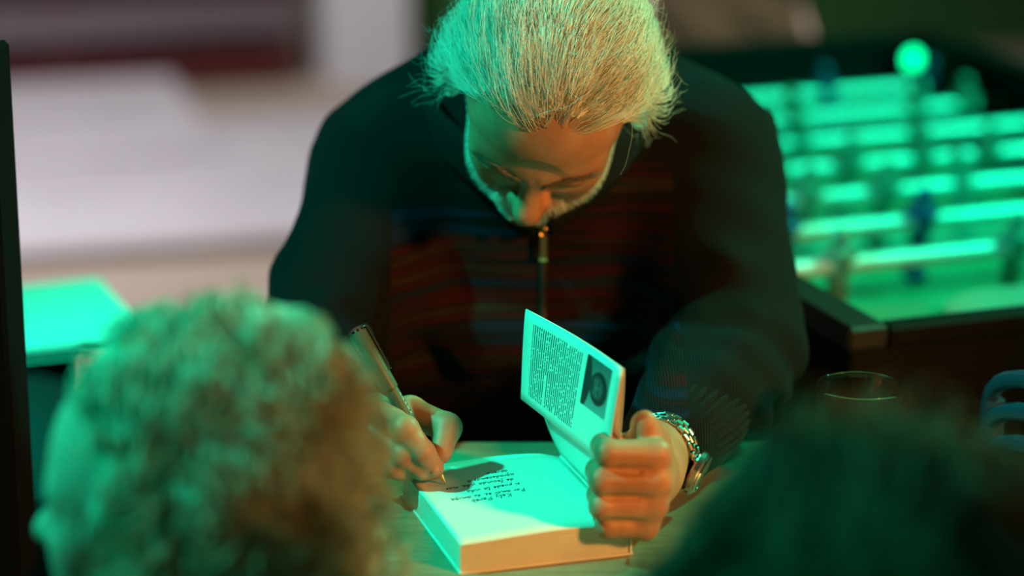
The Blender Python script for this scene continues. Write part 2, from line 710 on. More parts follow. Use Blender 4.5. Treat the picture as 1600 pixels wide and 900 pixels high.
def flap_mat():
    """author text and small grey portrait printed on the cover flap; u runs along the fold, v from fold to free edge"""
    m = mat('printed_flap', (0.86, 0.86, 0.83), 0.5)
    g = NG(m)
    uv = g.n('UVMap')
    sp = g.n('SeparateXYZ')
    g.l(uv.outputs[0], sp.inputs[0])
    U, V = sp.outputs[0], sp.outputs[1]
    # text lines
    N = 1 / 0.0205
    row = g.math('FLOOR', g.math('MULTIPLY', U, N))
    fr = g.math('FRACT', g.math('MULTIPLY', U, N))
    inl = g.math('LESS_THAN', g.math('ABSOLUTE', g.math('SUBTRACT', fr, 0.5)), 0.24)
    wn = g.n('TexWhiteNoise', noise_dimensions='1D')
    g.l(row, wn.inputs['W'])
    par = g.math('LESS_THAN', wn.outputs[0], 0.14)
    endv = g.math('SUBTRACT', 0.90, g.math('MULTIPLY', par, g.math('MULTIPLY', wn.outputs[0], 3.0)))
    va = g.math('MULTIPLY', g.math('GREATER_THAN', V, 0.10), g.math('LESS_THAN', V, endv))
    ua = g.math('MULTIPLY', g.math('GREATER_THAN', U, 0.09), g.math('LESS_THAN', U, 0.60))
    cmb = g.n('CombineXYZ')
    g.l(g.math('MULTIPLY', V, 42.0), cmb.inputs[0])
    g.l(g.math('MULTIPLY', row, 7.31), cmb.inputs[1])
    no = g.n('TexNoise')
    no.inputs['Scale'].default_value = 1.0
    no.inputs['Detail'].default_value = 1.5
    g.l(cmb.outputs[0], no.inputs[0])
    words = g.math('GREATER_THAN', no.outputs['Fac'], 0.39)
    txt = g.math('MULTIPLY', g.math('MULTIPLY', inl, words), g.math('MULTIPLY', va, ua))
    # portrait
    pu = g.math('DIVIDE', g.math('SUBTRACT', U, 0.64), 0.27)
    pv = g.math('DIVIDE', g.math('SUBTRACT', V, 0.07), 0.52)
    inside = g.math('MULTIPLY', g.math('MULTIPLY', g.math('GREATER_THAN', pu, 0), g.math('LESS_THAN', pu, 1)),
                    g.math('MULTIPLY', g.math('GREATER_THAN', pv, 0), g.math('LESS_THAN', pv, 1)))

    def ellipse(cu, cv, ru, rv):
        a = g.math('DIVIDE', g.math('SUBTRACT', pu, cu), ru)
        b = g.math('DIVIDE', g.math('SUBTRACT', pv, cv), rv)
        return g.math('SUBTRACT', 1.0, g.math('ADD', g.math('MULTIPLY', a, a), g.math('MULTIPLY', b, b)))

    def soft(x, k=4.0):
        q = g.n('Math', operation='MULTIPLY', use_clamp=True)
        g.l(x, q.inputs[0])
        q.inputs[1].default_value = k
        return q.outputs[0]
    n3 = g.n('TexNoise')
    n3.inputs['Scale'].default_value = 30
    g.l(uv.outputs[0], n3.inputs[0])
    bg = g.mix(pv, (0.13, 0.13, 0.13), (0.34, 0.34, 0.34))
    col = g.mix(soft(ellipse(0.0, 0.50, 0.30, 0.60)), bg, (0.035, 0.035, 0.035))
    col = g.mix(soft(ellipse(0.60, 0.52, 0.36, 0.34), 6.0), col, (0.030, 0.030, 0.030))
    col = g.mix(soft(ellipse(0.53, 0.52, 0.28, 0.24), 1.6), col, g.mix(n3.outputs['Fac'], (0.07, 0.07, 0.07), (0.16, 0.16, 0.16)))
    col = g.mix(soft(ellipse(0.60, 0.43, 0.035, 0.065), 1.5), col, (0.035, 0.035, 0.035))
    col = g.mix(soft(ellipse(0.60, 0.61, 0.035, 0.065), 1.5), col, (0.035, 0.035, 0.035))
    col = g.mix(soft(ellipse(0.33, 0.52, 0.10, 0.19), 1.5), col, (0.045, 0.045, 0.045))
    col = g.mix(soft(ellipse(0.50, 0.52, 0.09, 0.04), 1.0), col, (0.17, 0.17, 0.17))
    base = g.mix(txt, (0.86, 0.86, 0.83), (0.10, 0.10, 0.10))
    base = g.mix(inside, base, col)
    g.l(base, g.b.inputs['Base Color'])
    return m


M_flap = flap_mat()

# ------------------------------------------------------------------ the setting
ROOM_YAW = math.radians(15)
cu, su = math.cos(ROOM_YAW), math.sin(ROOM_YAW)


def W2(o, a, b, z=0.0):
    """room frame: a along the back wall, b towards it, from origin o"""
    return (o[0] + a * cu - b * su, o[1] + a * su + b * cu, z)


RM = Matrix.Rotation(ROOM_YAW, 3, 'Z')
fl = MB().box((-5.5, -2.0, -0.10), (5.0, 9.4, 0.0)).build('floor', M_floor, smooth=False)
struct(fl, 'beige wooden floor')
ce = MB().box((-5.5, -2.0, 3.2), (5.0, 9.4, 3.3)).build('ceiling', M_wall, smooth=False)
struct(ce)
O = (-0.59, 7.58)      # foot of the column on the back wall line
wb = MB().box((-5.0, 0.18, 0), (0.1, 0.32, 3.2))
wb.box((1.15, 0.18, 0), (6.2, 0.32, 3.2))
wall = MB()
for (a0, a1) in ((-4.3, 5.6),):
    wall.box((O[0] + a0, O[1] + 0.20, 0), (O[0] + a1, O[1] + 0.35, 3.2), RM, (O[0], O[1], 0))
struct(wall.build('wall_back', M_wall, smooth=False))
struct(MB().box((-5.6, -2.0, 0), (-5.5, 9.4, 3.2)).build('wall_left', M_wall, smooth=False))
struct(MB().box((5.0, -2.0, 0), (5.1, 9.4, 3.2)).build('wall_right', M_wall, smooth=False))
struct(MB().box((-5.5, -2.1, 0), (5.0, -2.0, 3.2)).build('wall_front', M_wall, smooth=False))


def rbox(mb, a0, a1, b0, b1, z0, z1, bev=0.0):
    return mb.box((O[0] + a0, O[1] + b0, z0), (O[0] + a1, O[1] + b1, z1), RM, (O[0], O[1], 0), bev)


# dark brown double door / shopfront left of the white column
dr = bpy.data.objects.new('door_1', None)
COL.objects.link(dr)
struct(dr, 'dark brown panelled door with a deep red bottom rail')
fr = MB()
for k in range(5):
    a = -2.75 + k * 0.655
    rbox(fr, a - 0.05, a + 0.05, 0.02, 0.14, 0.12, 2.4)
rbox(fr, -2.8, -0.08, 0.02, 0.14, 2.3, 2.42)
fr.build('door_frame', M_door, dr, False)
for k in range(4):
    a = -2.75 + k * 0.655
    rbox(MB(), a + 0.05, a + 0.605, 0.06, 0.10, 0.115, 2.3).build('panel', M_doorglass, dr, False)
rr = MB()
rbox(rr, -2.8, -0.08, 0.0, 0.12, 0.02, 0.115)
rr.build('bottom_rail', M_doorrail, dr, False)
r2 = MB()
rbox(r2, -2.8, -0.08, 0.0, 0.12, 0.17, 0.26)
r2.build('middle_rail', mat('grey_brown_rail', (0.19, 0.15, 0.17), 0.5), dr, False)

cm = MB()
rbox(cm, 0.02, 0.26, -0.14, 0.20, 0.0, 3.2, 0.01)
struct(cm.build('trim_1', M_column, smooth=False), 'white square column beside the dark door')
gw = MB()
rbox(gw, 0.26, 5.4, 0.02, 0.20, 0.0, 3.2)
struct(gw.build('trim_2', M_greenlit_wall, smooth=False), 'wall right of the white column, coloured as lit by green light')

# white painted steps in front of the door
st = thing('white_steps', 'pair of long white painted steps on the beige floor below the dark brown door', 'steps', (O[0] - 1.5, O[1] - 1.0, 0))


def stepbox(name, a0, a1, b0, b1, z0, z1, m):
    mb = MB()
    rbox(mb, a0, a1, b0, b1, z0, z1, 0.012)
    o = mb.build(name, m, None, False)
    o.parent = st
    o.matrix_parent_inverse = Matrix.Translation(-Vector(st.location))
    return o


stepbox('lower_step', -3.6, 0.55, -1.90, -0.55, 0.0, 0.028, M_step)
stepbox('upper_step', -3.6, -0.45, -1.0, -0.02, 0.028, 0.056, M_step)
stepbox('step_nosing', -3.6, 0.55, -1.92, -1.86, 0.028, 0.034, M_step)

# ------------------------------------------------------------------ signing table
tb = thing('signing_table', 'pale wood grained table that the open book is signed on', 'table', (0.05, 1.96, 0))
MB().box((-0.30, -0.21, 0.722), (0.36, 0.215, 0.75), bev=0.003).build('tabletop', M_table, tb, False)
MB().box((-0.26, -0.15, 0.66), (0.30, -0.13, 0.722)).box((-0.26, 0.13, 0.66), (0.30, 0.15, 0.722)).build('apron', M_table, tb, False)
for x in (-0.26, 0.30):
    for y in (-0.16, 0.16):
        MB().box((x - 0.02, y - 0.02, 0), (x + 0.02, y + 0.02, 0.722), bev=0.003).build('leg', M_table, tb, False)

# ------------------------------------------------------------------ the book
BO = np.array([-0.041, 1.858, 0.7502])
bu = np.array([0.956, 0.292, 0.0])
bu /= np.linalg.norm(bu)
bv = np.array([-bu[1], bu[0], 0.0])
BW, BD, BT = 0.142, 0.182, 0.0245
book = thing('open_book', 'thick open paperback with handwriting on its first page, lying on the table under the pen', 'book', tuple(BO), math.atan2(bu[1], bu[0]))


def page_z(u):
    """height of the top page over the table across the book"""
    s = u / BW
    return 0.0245 + 0.0035 * math.sin(math.pi * min(1, max(0, s)) ** 1.4) - 0.0035 * max(0, s - 0.86) / 0.14


nu, nv = 24, 10
v, f = [], []
for j in range(nv + 1):
    for i in range(nu + 1):
        u = BW * i / nu
        v.append((u, BD * j / nv, page_z(u)))
for j in range(nv):
    for i in range(nu):
        a = j * (nu + 1) + i
        f.append((a, a + 1, a + nu + 2, a + nu + 1))
top_n = len(f)
base = len(v)
for j in range(nv + 1):
    for i in range(nu + 1):
        v.append((BW * i / nu, BD * j / nv, 0.0018))
B = lambda i, j: base + j * (nu + 1) + i
Tt = lambda i, j: j * (nu + 1) + i
for i in range(nu):
    f.append((B(i, 0), B(i + 1, 0), Tt(i + 1, 0), Tt(i, 0)))
    f.append((B(i + 1, nv), B(i, nv), Tt(i, nv), Tt(i + 1, nv)))
for j in range(nv):
    f.append((B(0, j + 1), B(0, j), Tt(0, j), Tt(0, j + 1)))
    f.append((B(nu, j), B(nu, j + 1), Tt(nu, j + 1), Tt(nu, j)))
pb = mesh_np('page_block', v, f, M_pages, book, False)
pb.data.materials.append(M_paper)
for i in range(top_n):
    pb.data.polygons[i].material_index = 1
    pb.data.polygons[i].use_smooth = True
MB().box((-0.001, -0.0015, 0.0), (BW + 0.003, BD + 0.0015, 0.0017)).build('back_cover', M_card, book, False)
MB().box((BW + 0.0005, -0.0015, 0.0017), (BW + 0.0022, BD + 0.0015, 0.022)).build('spine', M_card, book, False)

# front cover swung up from the spine, its flap hanging forward from the fold
CO = 0.1365                       # cover width
nc, nl = 18, 12
cov_prof = []
for i in range(nc + 1):
    s = i / nc
    # local u offset and height: rises from hinge, bows a little, leans over the page
    uo = BW + 0.001 - 0.020 * s - 0.013 * math.sin(math.pi * s * 0.9) * (1 - s)
    z = 0.0235 + 0.1345 * s
    cov_prof.append((uo, z))


def twist(k):
    """the hand pulls the near end of the cover outwards"""
    return 0.013 - 0.024 * (1 - k / nl)


def sheet(name, rows, m, thick, uv=False):
    """rows: list of polylines (each a list of local points); grid sheet with thickness"""
    nr, nk = len(rows), len(rows[0])
    vv = [p for r in rows for p in r]
    ff = [(a * nk + b, a * nk + b + 1, (a + 1) * nk + b + 1, (a + 1) * nk + b) for a in range(nr - 1) for b in range(nk - 1)]
    o = mesh_np(name, vv, ff, m, book, True)
    if uv:
        l = o.data.uv_layers.new(name='UVMap')
        for lp in o.data.loops:
            a, b = divmod(lp.vertex_index, nk)
            l.data[lp.index].uv = (b / (nk - 1), a / (nr - 1))
    md = o.modifiers.new('thickness', 'SOLIDIFY')
    md.thickness = thick
    md.offset = 0
    return o


rows = []
for (uo, z) in cov_prof:
    s = (z - 0.0235) / 0.1345
    rows.append([(uo + 0.004 * s * math.sin(math.pi * k / nl) + s * twist(k), BD * (1 - k / nl), z) for k in range(nl + 1)])
fc = sheet('front_cover', rows, M_card, 0.0006)
FL = 0.080
rows = []
for i in range(11):
    s = i / 10
    uo = cov_prof[-1][0] - 0.0012 - 0.008 * s ** 0.8
    rows.append([(uo + 0.004 * (1 - s) * math.sin(math.pi * k / nl) + twist(k) * (1 - 0.35 * s), BD * (1 - k / nl), cov_prof[-1][1] + 0.0002 - FL * s) for k in range(nl + 1)])
fp = sheet('cover_flap', rows, M_flap, 0.0005, True)
fp['label'] = 'flap with small print and a grey portrait photo'
rows = []
for i in range(7):
    s = i / 6
    q = math.pi * s
    rows.append([(cov_prof[-1][0] - 0.0006 + 0.0009 * math.cos(q) + 0.004 * math.sin(math.pi * k / nl) + twist(k), BD * (1 - k / nl), cov_prof[-1][1] + 0.0008 * math.sin(q)) for k in range(nl + 1)])
sheet('fold', rows, M_card, 0.0004)

# handwriting: pen strokes lying on the page, written for the man behind the table
GL = {
    'a': (0.6, [[(.5, .45), (.3, .5), (.05, .3), (.1, .03), (.35, .05), (.5, .4), (.48, .08), (.6, 0)]]),
    'b': (0.55, [[(.05, 1), (.08, .05), (.3, 0), (.45, .25), (.3, .45), (.1, .3)]]),
    'c': (0.5, [[(.45, .42), (.2, .5), (.05, .25), (.15, .02), (.5, .06)]]),
    'd': (0.6, [[(.45, .4), (.2, .48), (.05, .2), (.2, 0), (.45, .2), (.5, 1.0), (.48, .1), (.6, 0)]]),
    'e': (0.5, [[(.05, .22), (.4, .3), (.3, .5), (.08, .35), (.12, .03), (.5, .08)]]),
    'f': (0.45, [[(.5, .95), (.3, 1), (.22, .5), (.2, -.3), (.05, -.4)], [(.05, .45), (.45, .5)]]),
    'g': (0.55, [[(.48, .4), (.2, .48), (.08, .2), (.3, .05), (.48, .4), (.42, -.4), (.1, -.45)]]),
    'i': (0.3, [[(.05, .45), (.12, .05), (.3, .02)], [(.14, .7), (.16, .73)]]),
    'l': (0.32, [[(.05, .2), (.25, .95), (.12, .9), (.1, .05), (.32, 0)]]),
    'm': (0.8, [[(.03, .45), (.06, 0), (.12, .4), (.28, .45), (.32, 0), (.4, .4), (.58, .45), (.62, .03), (.8, 0)]]),
    'n': (0.55, [[(.03, .45), (.06, 0), (.14, .4), (.33, .45), (.38, .03), (.55, 0)]]),
    'o': (0.5, [[(.3, .48), (.05, .3), (.12, .02), (.4, .1), (.38, .42), (.25, .46), (.5, .42)]]),
    'p': (0.55, [[(.05, .45), (.02, -.5)], [(.05, .4), (.35, .48), (.42, .2), (.2, 0), (.05, .1)]]),
    'q': (0.55, [[(.45, .42), (.15, .45), (.08, .15), (.3, .02), (.46, .4), (.42, -.5)]]),
    'r': (0.42, [[(.04, .42), (.08, 0), (.1, .3), (.25, .47), (.42, .4)]]),
    's': (0.4, [[(.38, .45), (.12, .42), (.15, .26), (.35, .18), (.25, 0), (.02, .05)]]),
    't': (0.38, [[(.18, .9), (.14, .05), (.38, .02)], [(0, .55), (.36, .6)]]),
    'u': (0.55, [[(.03, .45), (.08, .03), (.3, .06), (.4, .45), (.42, .05), (.55, 0)]]),
    'v': (0.45, [[(.02, .45), (.18, 0), (.38, .45), (.48, .4)]]),
    'y': (0.5, [[(.03, .45), (.12, .1), (.35, .15), (.42, .45), (.3, -.4), (.05, -.45)]]),
    'P': (0.7, [[(.15, .9), (.1, -.1)], [(0, .8), (.35, 1), (.6, .75), (.4, .48), (.12, .45)]]),
    'K': (0.7, [[(.1, 1), (.08, 0)], [(.55, .95), (.12, .45), (.6, 0)]]),
    ',': (0.25, [[(.1, .05), (.03, -.15)]]),
    ' ': (0.42, []),
}
LINES = [(0.0915, 0.074, 'Kely Pereb', 0.0076, 0.05), (0.099, 0.088, 'Por amor es, su amiga', 0.0066, 0.0), (0.1125, 0.088, 'si puede la vida', 0.0068, 0.02),
         (0.1245, 0.086, 'de fecunda vida, mas', 0.0064, 0.0), (0.1355, 0.090, 'agradecemos a', 0.0066, 0.04), (0.1455, 0.087, 'apreno', 0.0066, 0.05)]
hw = MB()
for (t0, u0, text, sz, sl) in LINES:
    x = 0.0
    for chh in text:
        wd_, st_ = GL[chh]
        for pl in st_:
            pts = []
            for i, (px, py) in enumerate(pl):
                if i + 1 < len(pl):
                    nx_, ny_ = pl[i + 1]
                    sub = [(px + (nx_ - px) * q, py + (ny_ - py) * q) for q in (0, .5)]
                else:
                    sub = [(px, py)]
                for (qx, qy) in sub:
                    w = x + (qx + qy * 0.18) * sz * 0.84
                    h = qy * sz + sl * x + 0.0004 * math.sin(x * 700)
                    u = u0 - 0.004 - w
                    t = t0 - h
                    pts.append((u, t, page_z(u) + 0.00022))
            hw.tube(pts, 0.00024, 4)
        x += wd_ * sz * 0.92
hw.build('handwriting', M_ink, book)['kind'] = 'stuff'

# ------------------------------------------------------------------ pen
PT = Vector((-0.0557, 1.9922, 0.7765))
PE = Vector((-0.1329, 2.035, 0.9009))
pen = thing('pen', 'dark olive pen with metal tip and clipped cap held in the writing hand', 'pen', tuple(PT))
pdir = (PE - PT).normalized()
PL = (PE - PT).length
PM = pdir.to_track_quat('Z', 'Y').to_matrix()
# align local x with camera-right so the clip sits on the right-hand side
side = (Vector((1, 0, 0)) - pdir * pdir.x)
side = (side + Vector((0, -0.25, 0.0))).normalized()
side = (side - pdir * side.dot(pdir)).normalized()
PM = Matrix((side, pdir.cross(side), pdir)).transposed()
k = PL / 0.148
MB().lathe([(0.0004, 0), (0.0008, 0.0012), (0.0011, 0.003), (0.0034, 0.012), (0.0040, 0.019)], 20, M=PM).build('pen_tip', M_brass, pen)
MB().lathe([(0.0042, 0.018), (0.0048, 0.030), (0.0056, 0.055), (0.0061, 0.075), (0.0062, 0.098)], 24, M=PM).build('barrel', M_pen, pen)
MB().lathe([(0.0062, 0.0925), (0.0069, 0.0925), (0.0072, 0.0945), (0.0078, 0.120), (0.0079, PL - 0.004), (0.0072, PL - 0.0025)], 24, M=PM).build('cap', M_pen, pen)
MB().lathe([(0.0079, PL - 0.004), (0.0080, PL - 0.002), (0.0060, PL), (0.001, PL + 0.0012)], 24, M=PM).build('cap_end', M_chrome, pen)
cl = MB()
cl.tube([PM @ Vector(p) for p in ((0.004, 0, PL - 0.0005), (0.0105, 0, PL - 0.002), (0.0110, 0, PL - 0.008), (0.0098, 0, PL - 0.040), (0.0092, 0, PL - 0.0435), (0.0105, 0, PL - 0.0445))], [0.0014, 0.0014, 0.0012, 0.0009, 0.0012, 0.0008], 6)
cl.build('clip', M_chrome, pen)
pr = MB()
for i, q in enumerate('1101110110111011'):
    if q == '1':
        z = 0.086 - i * 0.0013
        a = -0.25
        c = PM @ Vector((0.00625 * math.cos(a) * (0.98), 0.00625 * math.sin(a) + 0.0, z))
        pr.tube([PM @ Vector((0.0061 * math.cos(a + d), 0.0061 * math.sin(a + d), z + e)) for d, e in ((-0.12, 0), (0.10, 0.0004), (0.12, 0))], 0.00032, 4)
        if i % 3:
            pr.tube([PM @ Vector((0.0061 * math.cos(a - 0.1), 0.0061 * math.sin(a - 0.1), z)), PM @ Vector((0.0061 * math.cos(a - 0.1), 0.0061 * math.sin(a - 0.1), z - 0.0009))], 0.00028, 4)
pr.build('imprint', M_white_print, pen)
# ------------------------------------------------------------------ people: head sculpting shared by all three
def head_sdf(h=0.0023, old=True):
    """head in its own frame: x to the figure's left, -y forwards, z up, origin between the ears"""
    g = Sdf((-0.115, -0.155, -0.175), (0.115, 0.145, 0.145), h)
    g.ell((0, 0.012, 0.028), (0.0755, 0.096, 0.088))
    g.ell((0, -0.040, 0.010), (0.064, 0.056, 0.068), 0.03)
    g.ell((0, -0.040, -0.045), (0.050, 0.050, 0.062), 0.03)
    # jaw and chin
    for s in (-1, 1):
        g.cap((s * 0.053, 0.000, -0.048), (s * 0.039, -0.038, -0.090), 0.016, 0.015, 0.03)
        g.cap((s * 0.039, -0.038, -0.090), (s * 0.010, -0.078, -0.106), 0.015, 0.016, 0.03)
        g.ball((s * 0.037, -0.064, -0.036), 0.022, 0.03)             # cheek bones
        g.ball((s * 0.029, -0.066, -0.070), 0.021, 0.03)
    g.ball((0, -0.082, -0.108), 0.017, 0.02)
    # brow ridge, eye sockets, lowered lids
    for s in (-1, 1):
        g.cap((s * 0.010, -0.088, 0.004), (s * 0.046, -0.072, 0.006), 0.0108, 0.0095, 0.018)
        g.ell((s * 0.033, -0.096, -0.015), (0.019, 0.014, 0.0115), 0.012, 's')
        g.ell((s * 0.0325, -0.0795, -0.016), (0.0165, 0.0140, 0.0138), 0.004)
        g.cap((s * 0.019, -0.0920, -0.0230), (s * 0.046, -0.0840, -0.0220), 0.0011, 0.0009, 0.002, 's')   # lid slit
        g.cap((s * 0.021, -0.083, -0.031), (s * 0.043, -0.078, -0.030), 0.006, 0.005, 0.008)           # bags under the eyes
    # frown
    g.cap((0.002, -0.1035, 0.000), (0.001, -0.1040, 0.018), 0.0020, 0.0014, 0.003, 's')
    # nose
    g.cap((0, -0.093, -0.004), (0, -0.114, -0.040), 0.0085, 0.0120, 0.012)
    g.ball((0, -0.1165, -0.0420), 0.0134, 0.006)
    for s in (-1, 1):
        g.ball((s * 0.0125, -0.103, -0.046), 0.0088, 0.006)
        g.ell((s * 0.007, -0.112, -0.0575), (0.0042, 0.006, 0.005), 0.003, 's')
        g.cap((s * 0.021, -0.096, -0.046), (s * 0.031, -0.086, -0.074), 0.0016, 0.0012, 0.007, 's')       # nasolabial fold
    # mouth
    g.ell((0, -0.083, -0.078), (0.027, 0.018, 0.018), 0.014)
    g.cap((-0.020, -0.093, -0.0745), (0.020, -0.093, -0.0745), 0.0050, 0.0050, 0.006)
    g.cap((-0.017, -0.094, -0.0855), (0.017, -0.094, -0.0855), 0.0058, 0.0058, 0.006)
    g.cap((-0.026, -0.0945, -0.0797), (0.026, -0.0945, -0.0797), 0.0014, 0.0014, 0.003, 's')
    # ears
    for s in (-1, 1):
        g.ell((s * 0.081, 0.014, -0.014), (0.0065, 0.0185, 0.032), 0.008, rot=(-12, 0, s * 18))
        g.ell((s * 0.089, 0.008, -0.012), (0.005, 0.010, 0.019), 0.005, 's', rot=(-12, 0, s * 18))
        g.ball((s * 0.077, 0.004, -0.042), 0.008, 0.008)
    # neck
    g.cap((0, 0.022, -0.05), (0, 0.040, -0.165), 0.054, 0.058, 0.03)
    return g


def hair_line(y):
    return np.interp(y, [-0.12, -0.082, -0.066, -0.048, -0.034, -0.018, 0.0, 0.03, 0.06, 0.1, 0.14],
                     [0.080, 0.076, 0.071, 0.055, 0.015, -0.030, -0.022, -0.022, -0.065, -0.085, -0.09])


def pick_roots(V, F, mask, n, g):
    c = V[F].mean(1)
    a = np.linalg.norm(np.cross(V[F[:, 2]] - V[F[:, 0]], V[F[:, 3]] - V[F[:, 1]]), axis=1)
    w = a * mask(c)
    w /= w.sum()
    i = g.choice(len(F), n, p=w)
    uvw = g.random((n, 2))
    q = V[F[i]]
    return (q[:, 0] * ((1 - uvw[:, :1]) * (1 - uvw[:, 1:])) + q[:, 1] * (uvw[:, :1] * (1 - uvw[:, 1:])) + q[:, 2] * (uvw[:, :1] * uvw[:, 1:]) + q[:, 3] * ((1 - uvw[:, :1]) * uvw[:, 1:]))


def xf(V, M, t, s=1.0):
    return (V * s) @ np.array(M).T + np.array(t)


def hand_mesh(h, fingers, palm, box, thumb, nails=(), extra=None):
    pass


# ------------------------------------------------------------------ the man signing
man = thing('person', 'grey haired bearded man in dark half zip sweater, bending over the table to sign', 'person', (0.03, 2.55, 0))


def pm(name, v, f, m, parent=None, smooth=True):
    """world-space mesh parented below the man"""
    o = mesh_np(name, v, f, m, parent or man, smooth)
    o.matrix_parent_inverse = Matrix.Translation(-Vector(man.location))
    if parent:
        o.matrix_parent_inverse = Matrix()
    return o


HC = np.array([0.034, 2.195, 1.084])
HR = (Matrix.Rotation(math.radians(-18), 3, 'Z') @ Matrix.Rotation(math.radians(58), 3, 'X') @ Matrix.Rotation(math.radians(18), 3, 'Y'))
HS = 0.97
hg = head_sdf(0.0022)
hV, hF = hg.mesh()


def frame_to_world(v):
    return xf(v, HR, HC, HS)


neck_world = frame_to_world(np.array([[0, 0.040, -0.15]]))[0]

# body under the clothes: pelvis, trunk, arms as far as the wrists
bg_ = Sdf((-0.30, 1.90, 0.40), (0.36, 2.75, 1.12), 0.009)
bg_.ell((0.03, 2.53, 0.56), (0.15, 0.11, 0.10))
bg_.ell((0.03, 2.48, 0.74), (0.14, 0.10, 0.16), 0.05)
bg_.ell((0.025, 2.42, 0.92), (0.15, 0.09, 0.12), 0.05)
bg_.cap((0.025, 2.39, 0.98), neck_world, 0.055, 0.055, 0.04)
bg_.chain([(-0.14, 2.37, 0.955), (-0.178, 2.25, 0.835), (-0.140, 2.085, 0.79)], [0.05, 0.042, 0.028], 0.02)
bg_.chain([(0.175, 2.37, 0.96), (0.205, 2.23, 0.825), (0.130, 2.010, 0.800)], [0.05, 0.042, 0.022], 0.02)
parts = [(frame_to_world(hV), hF), bg_.mesh()]

# his left hand (right in view): fist round the raised cover, thumb up on the outside
lh = Sdf((0.045, 1.84, 0.735), (0.215, 2.10, 0.895), 0.0014)
MCP = [(0.1150, 1.889, 0.8400), (0.1160, 1.885, 0.8195), (0.1130, 1.886, 0.7985), (0.1065, 1.889, 0.7790)]
PIP = [(0.0765, 1.880, 0.8440), (0.0720, 1.876, 0.8225), (0.0722, 1.876, 0.8010), (0.0765, 1.881, 0.7820)]
DIP = [(0.0735, 1.903, 0.8425), (0.0695, 1.902, 0.8215), (0.0705, 1.901, 0.8010), (0.0745, 1.900, 0.7835)]
TIP = [(0.0905, 1.912, 0.8410), (0.0880, 1.913, 0.8205), (0.0885, 1.912, 0.8010), (0.0905, 1.908, 0.7845)]
RF = [0.0112, 0.0114, 0.0110, 0.0098]
WR = (0.119, 1.988, 0.800)
for i in range(4):
    q = np.array(WR) + (np.array(MCP[i]) - np.array(WR)) * 0.30 + np.array([0, 0, 0.0])
    lh.cap(q, MCP[i], 0.0170, 0.0120, 0.014)
lh.cap((0.114, 1.960, 0.806), (0.106, 1.915, 0.812), 0.020, 0.018, 0.014)
for dz_ in (-0.0085, 0.0085):
    lh.cap(np.array(WR) + (0, 0, dz_), (0.172, 2.13, 0.806 + dz_), 0.0200, 0.026, 0.02)
    lh.cap(np.array(WR) + (0, 0, dz_), (0.114, 1.960, 0.802 + dz_), 0.0200, 0.020, 0.02)
fg = [Sdf((0.045, 1.84, 0.735), (0.215, 2.10, 0.895), 0.0014) for _ in range(1)]
for i in range(4):
    f1 = Sdf((0.045, 1.84, 0.735), (0.215, 2.10, 0.895), 0.0014)
    r = RF[i]
    f1.cap(MCP[i], PIP[i], r * 1.12, r, 0.004)
    f1.cap(PIP[i], DIP[i], r * 0.97, r * 0.9, 0.003)
    f1.cap(DIP[i], TIP[i], r * 0.9, r * 0.78, 0.003)
    hh = np.maximum(0.0035 - np.abs(lh.d - f1.d), 0) / 0.0035
    lh.d = np.minimum(lh.d, f1.d) - hh * hh * 0.0035 * 0.25
for i in range(3):   # creases between neighbouring fingers and over the joints
    a = (np.array(MCP[i]) + np.array(MCP[i + 1])) / 2 + np.array([-0.014, -0.0125, 0])
    b = (np.array(PIP[i]) + np.array(PIP[i + 1])) / 2 + np.array([0.0, -0.0115, 0])
    lh.cap(a, b, 0.0012, 0.0022, 0.003, 's')
lh.chain([(0.116, 1.960, 0.820), (0.1140, 1.928, 0.841), (0.1085, 1.910, 0.851), (0.1060, 1.906, 0.8600)], [0.0165, 0.0130, 0.0112, 0.0100], 0.008)
lh.ell((0.1064, 1.9045, 0.8575), (0.0102, 0.0098, 0.0140), 0.004)
parts.append(lh.mesh())

# his right hand (left in view): pen between thumb, index and middle finger
rh = Sdf((-0.205, 1.93, 0.742), (-0.02, 2.17, 0.885), 0.0014)
RW = (-0.150, 2.090, 0.790)
IM, IP, ID, IT = (-0.1165, 2.030, 0.8310), (-0.0900, 1.990, 0.8255), (-0.0745, 1.982, 0.8080), (-0.0655, 1.984, 0.7945)
MM, MP_, MD, MT = (-0.1240, 2.026, 0.8130), (-0.0905, 1.988, 0.8040), (-0.0760, 1.988, 0.7925), (-0.0660, 1.994, 0.7885)
NM, NP, ND, NT = (-0.1290, 2.030, 0.7990), (-0.0985, 1.992, 0.7930), (-0.0900, 1.996, 0.7880), (-0.0830, 2.006, 0.7870)
QM, QP, QD, QT = (-0.1320, 2.040, 0.7890), (-0.1090, 2.004, 0.7875), (-0.1000, 2.006, 0.7865), (-0.0950, 2.014, 0.7860)
TC, TM, TI, TT = (-0.1180, 2.068, 0.8030), (-0.0880, 2.052, 0.8200), (-0.0555, 2.025, 0.8155), (-0.0600, 2.0045, 0.8005)
rh.cap(RW, (-0.195, 2.175, 0.812), 0.027, 0.031, 0.02)
for m_, r in ((IM, 0.0128), (MM, 0.0128), (NM, 0.0122), (QM, 0.0115)):
    rh.cap(np.array(RW) * 0.7 + np.array(m_) * 0.3, m_, 0.019, r, 0.014)
rh.cap(RW, TC, 0.022, 0.017, 0.014)
rh.cap(TC, (-0.1165, 2.040, 0.815), 0.016, 0.012, 0.014)             # web between thumb and index
rh.chain([TC, TM, TI, TT], [0.0165, 0.0135, 0.0120, 0.0096], 0.006)
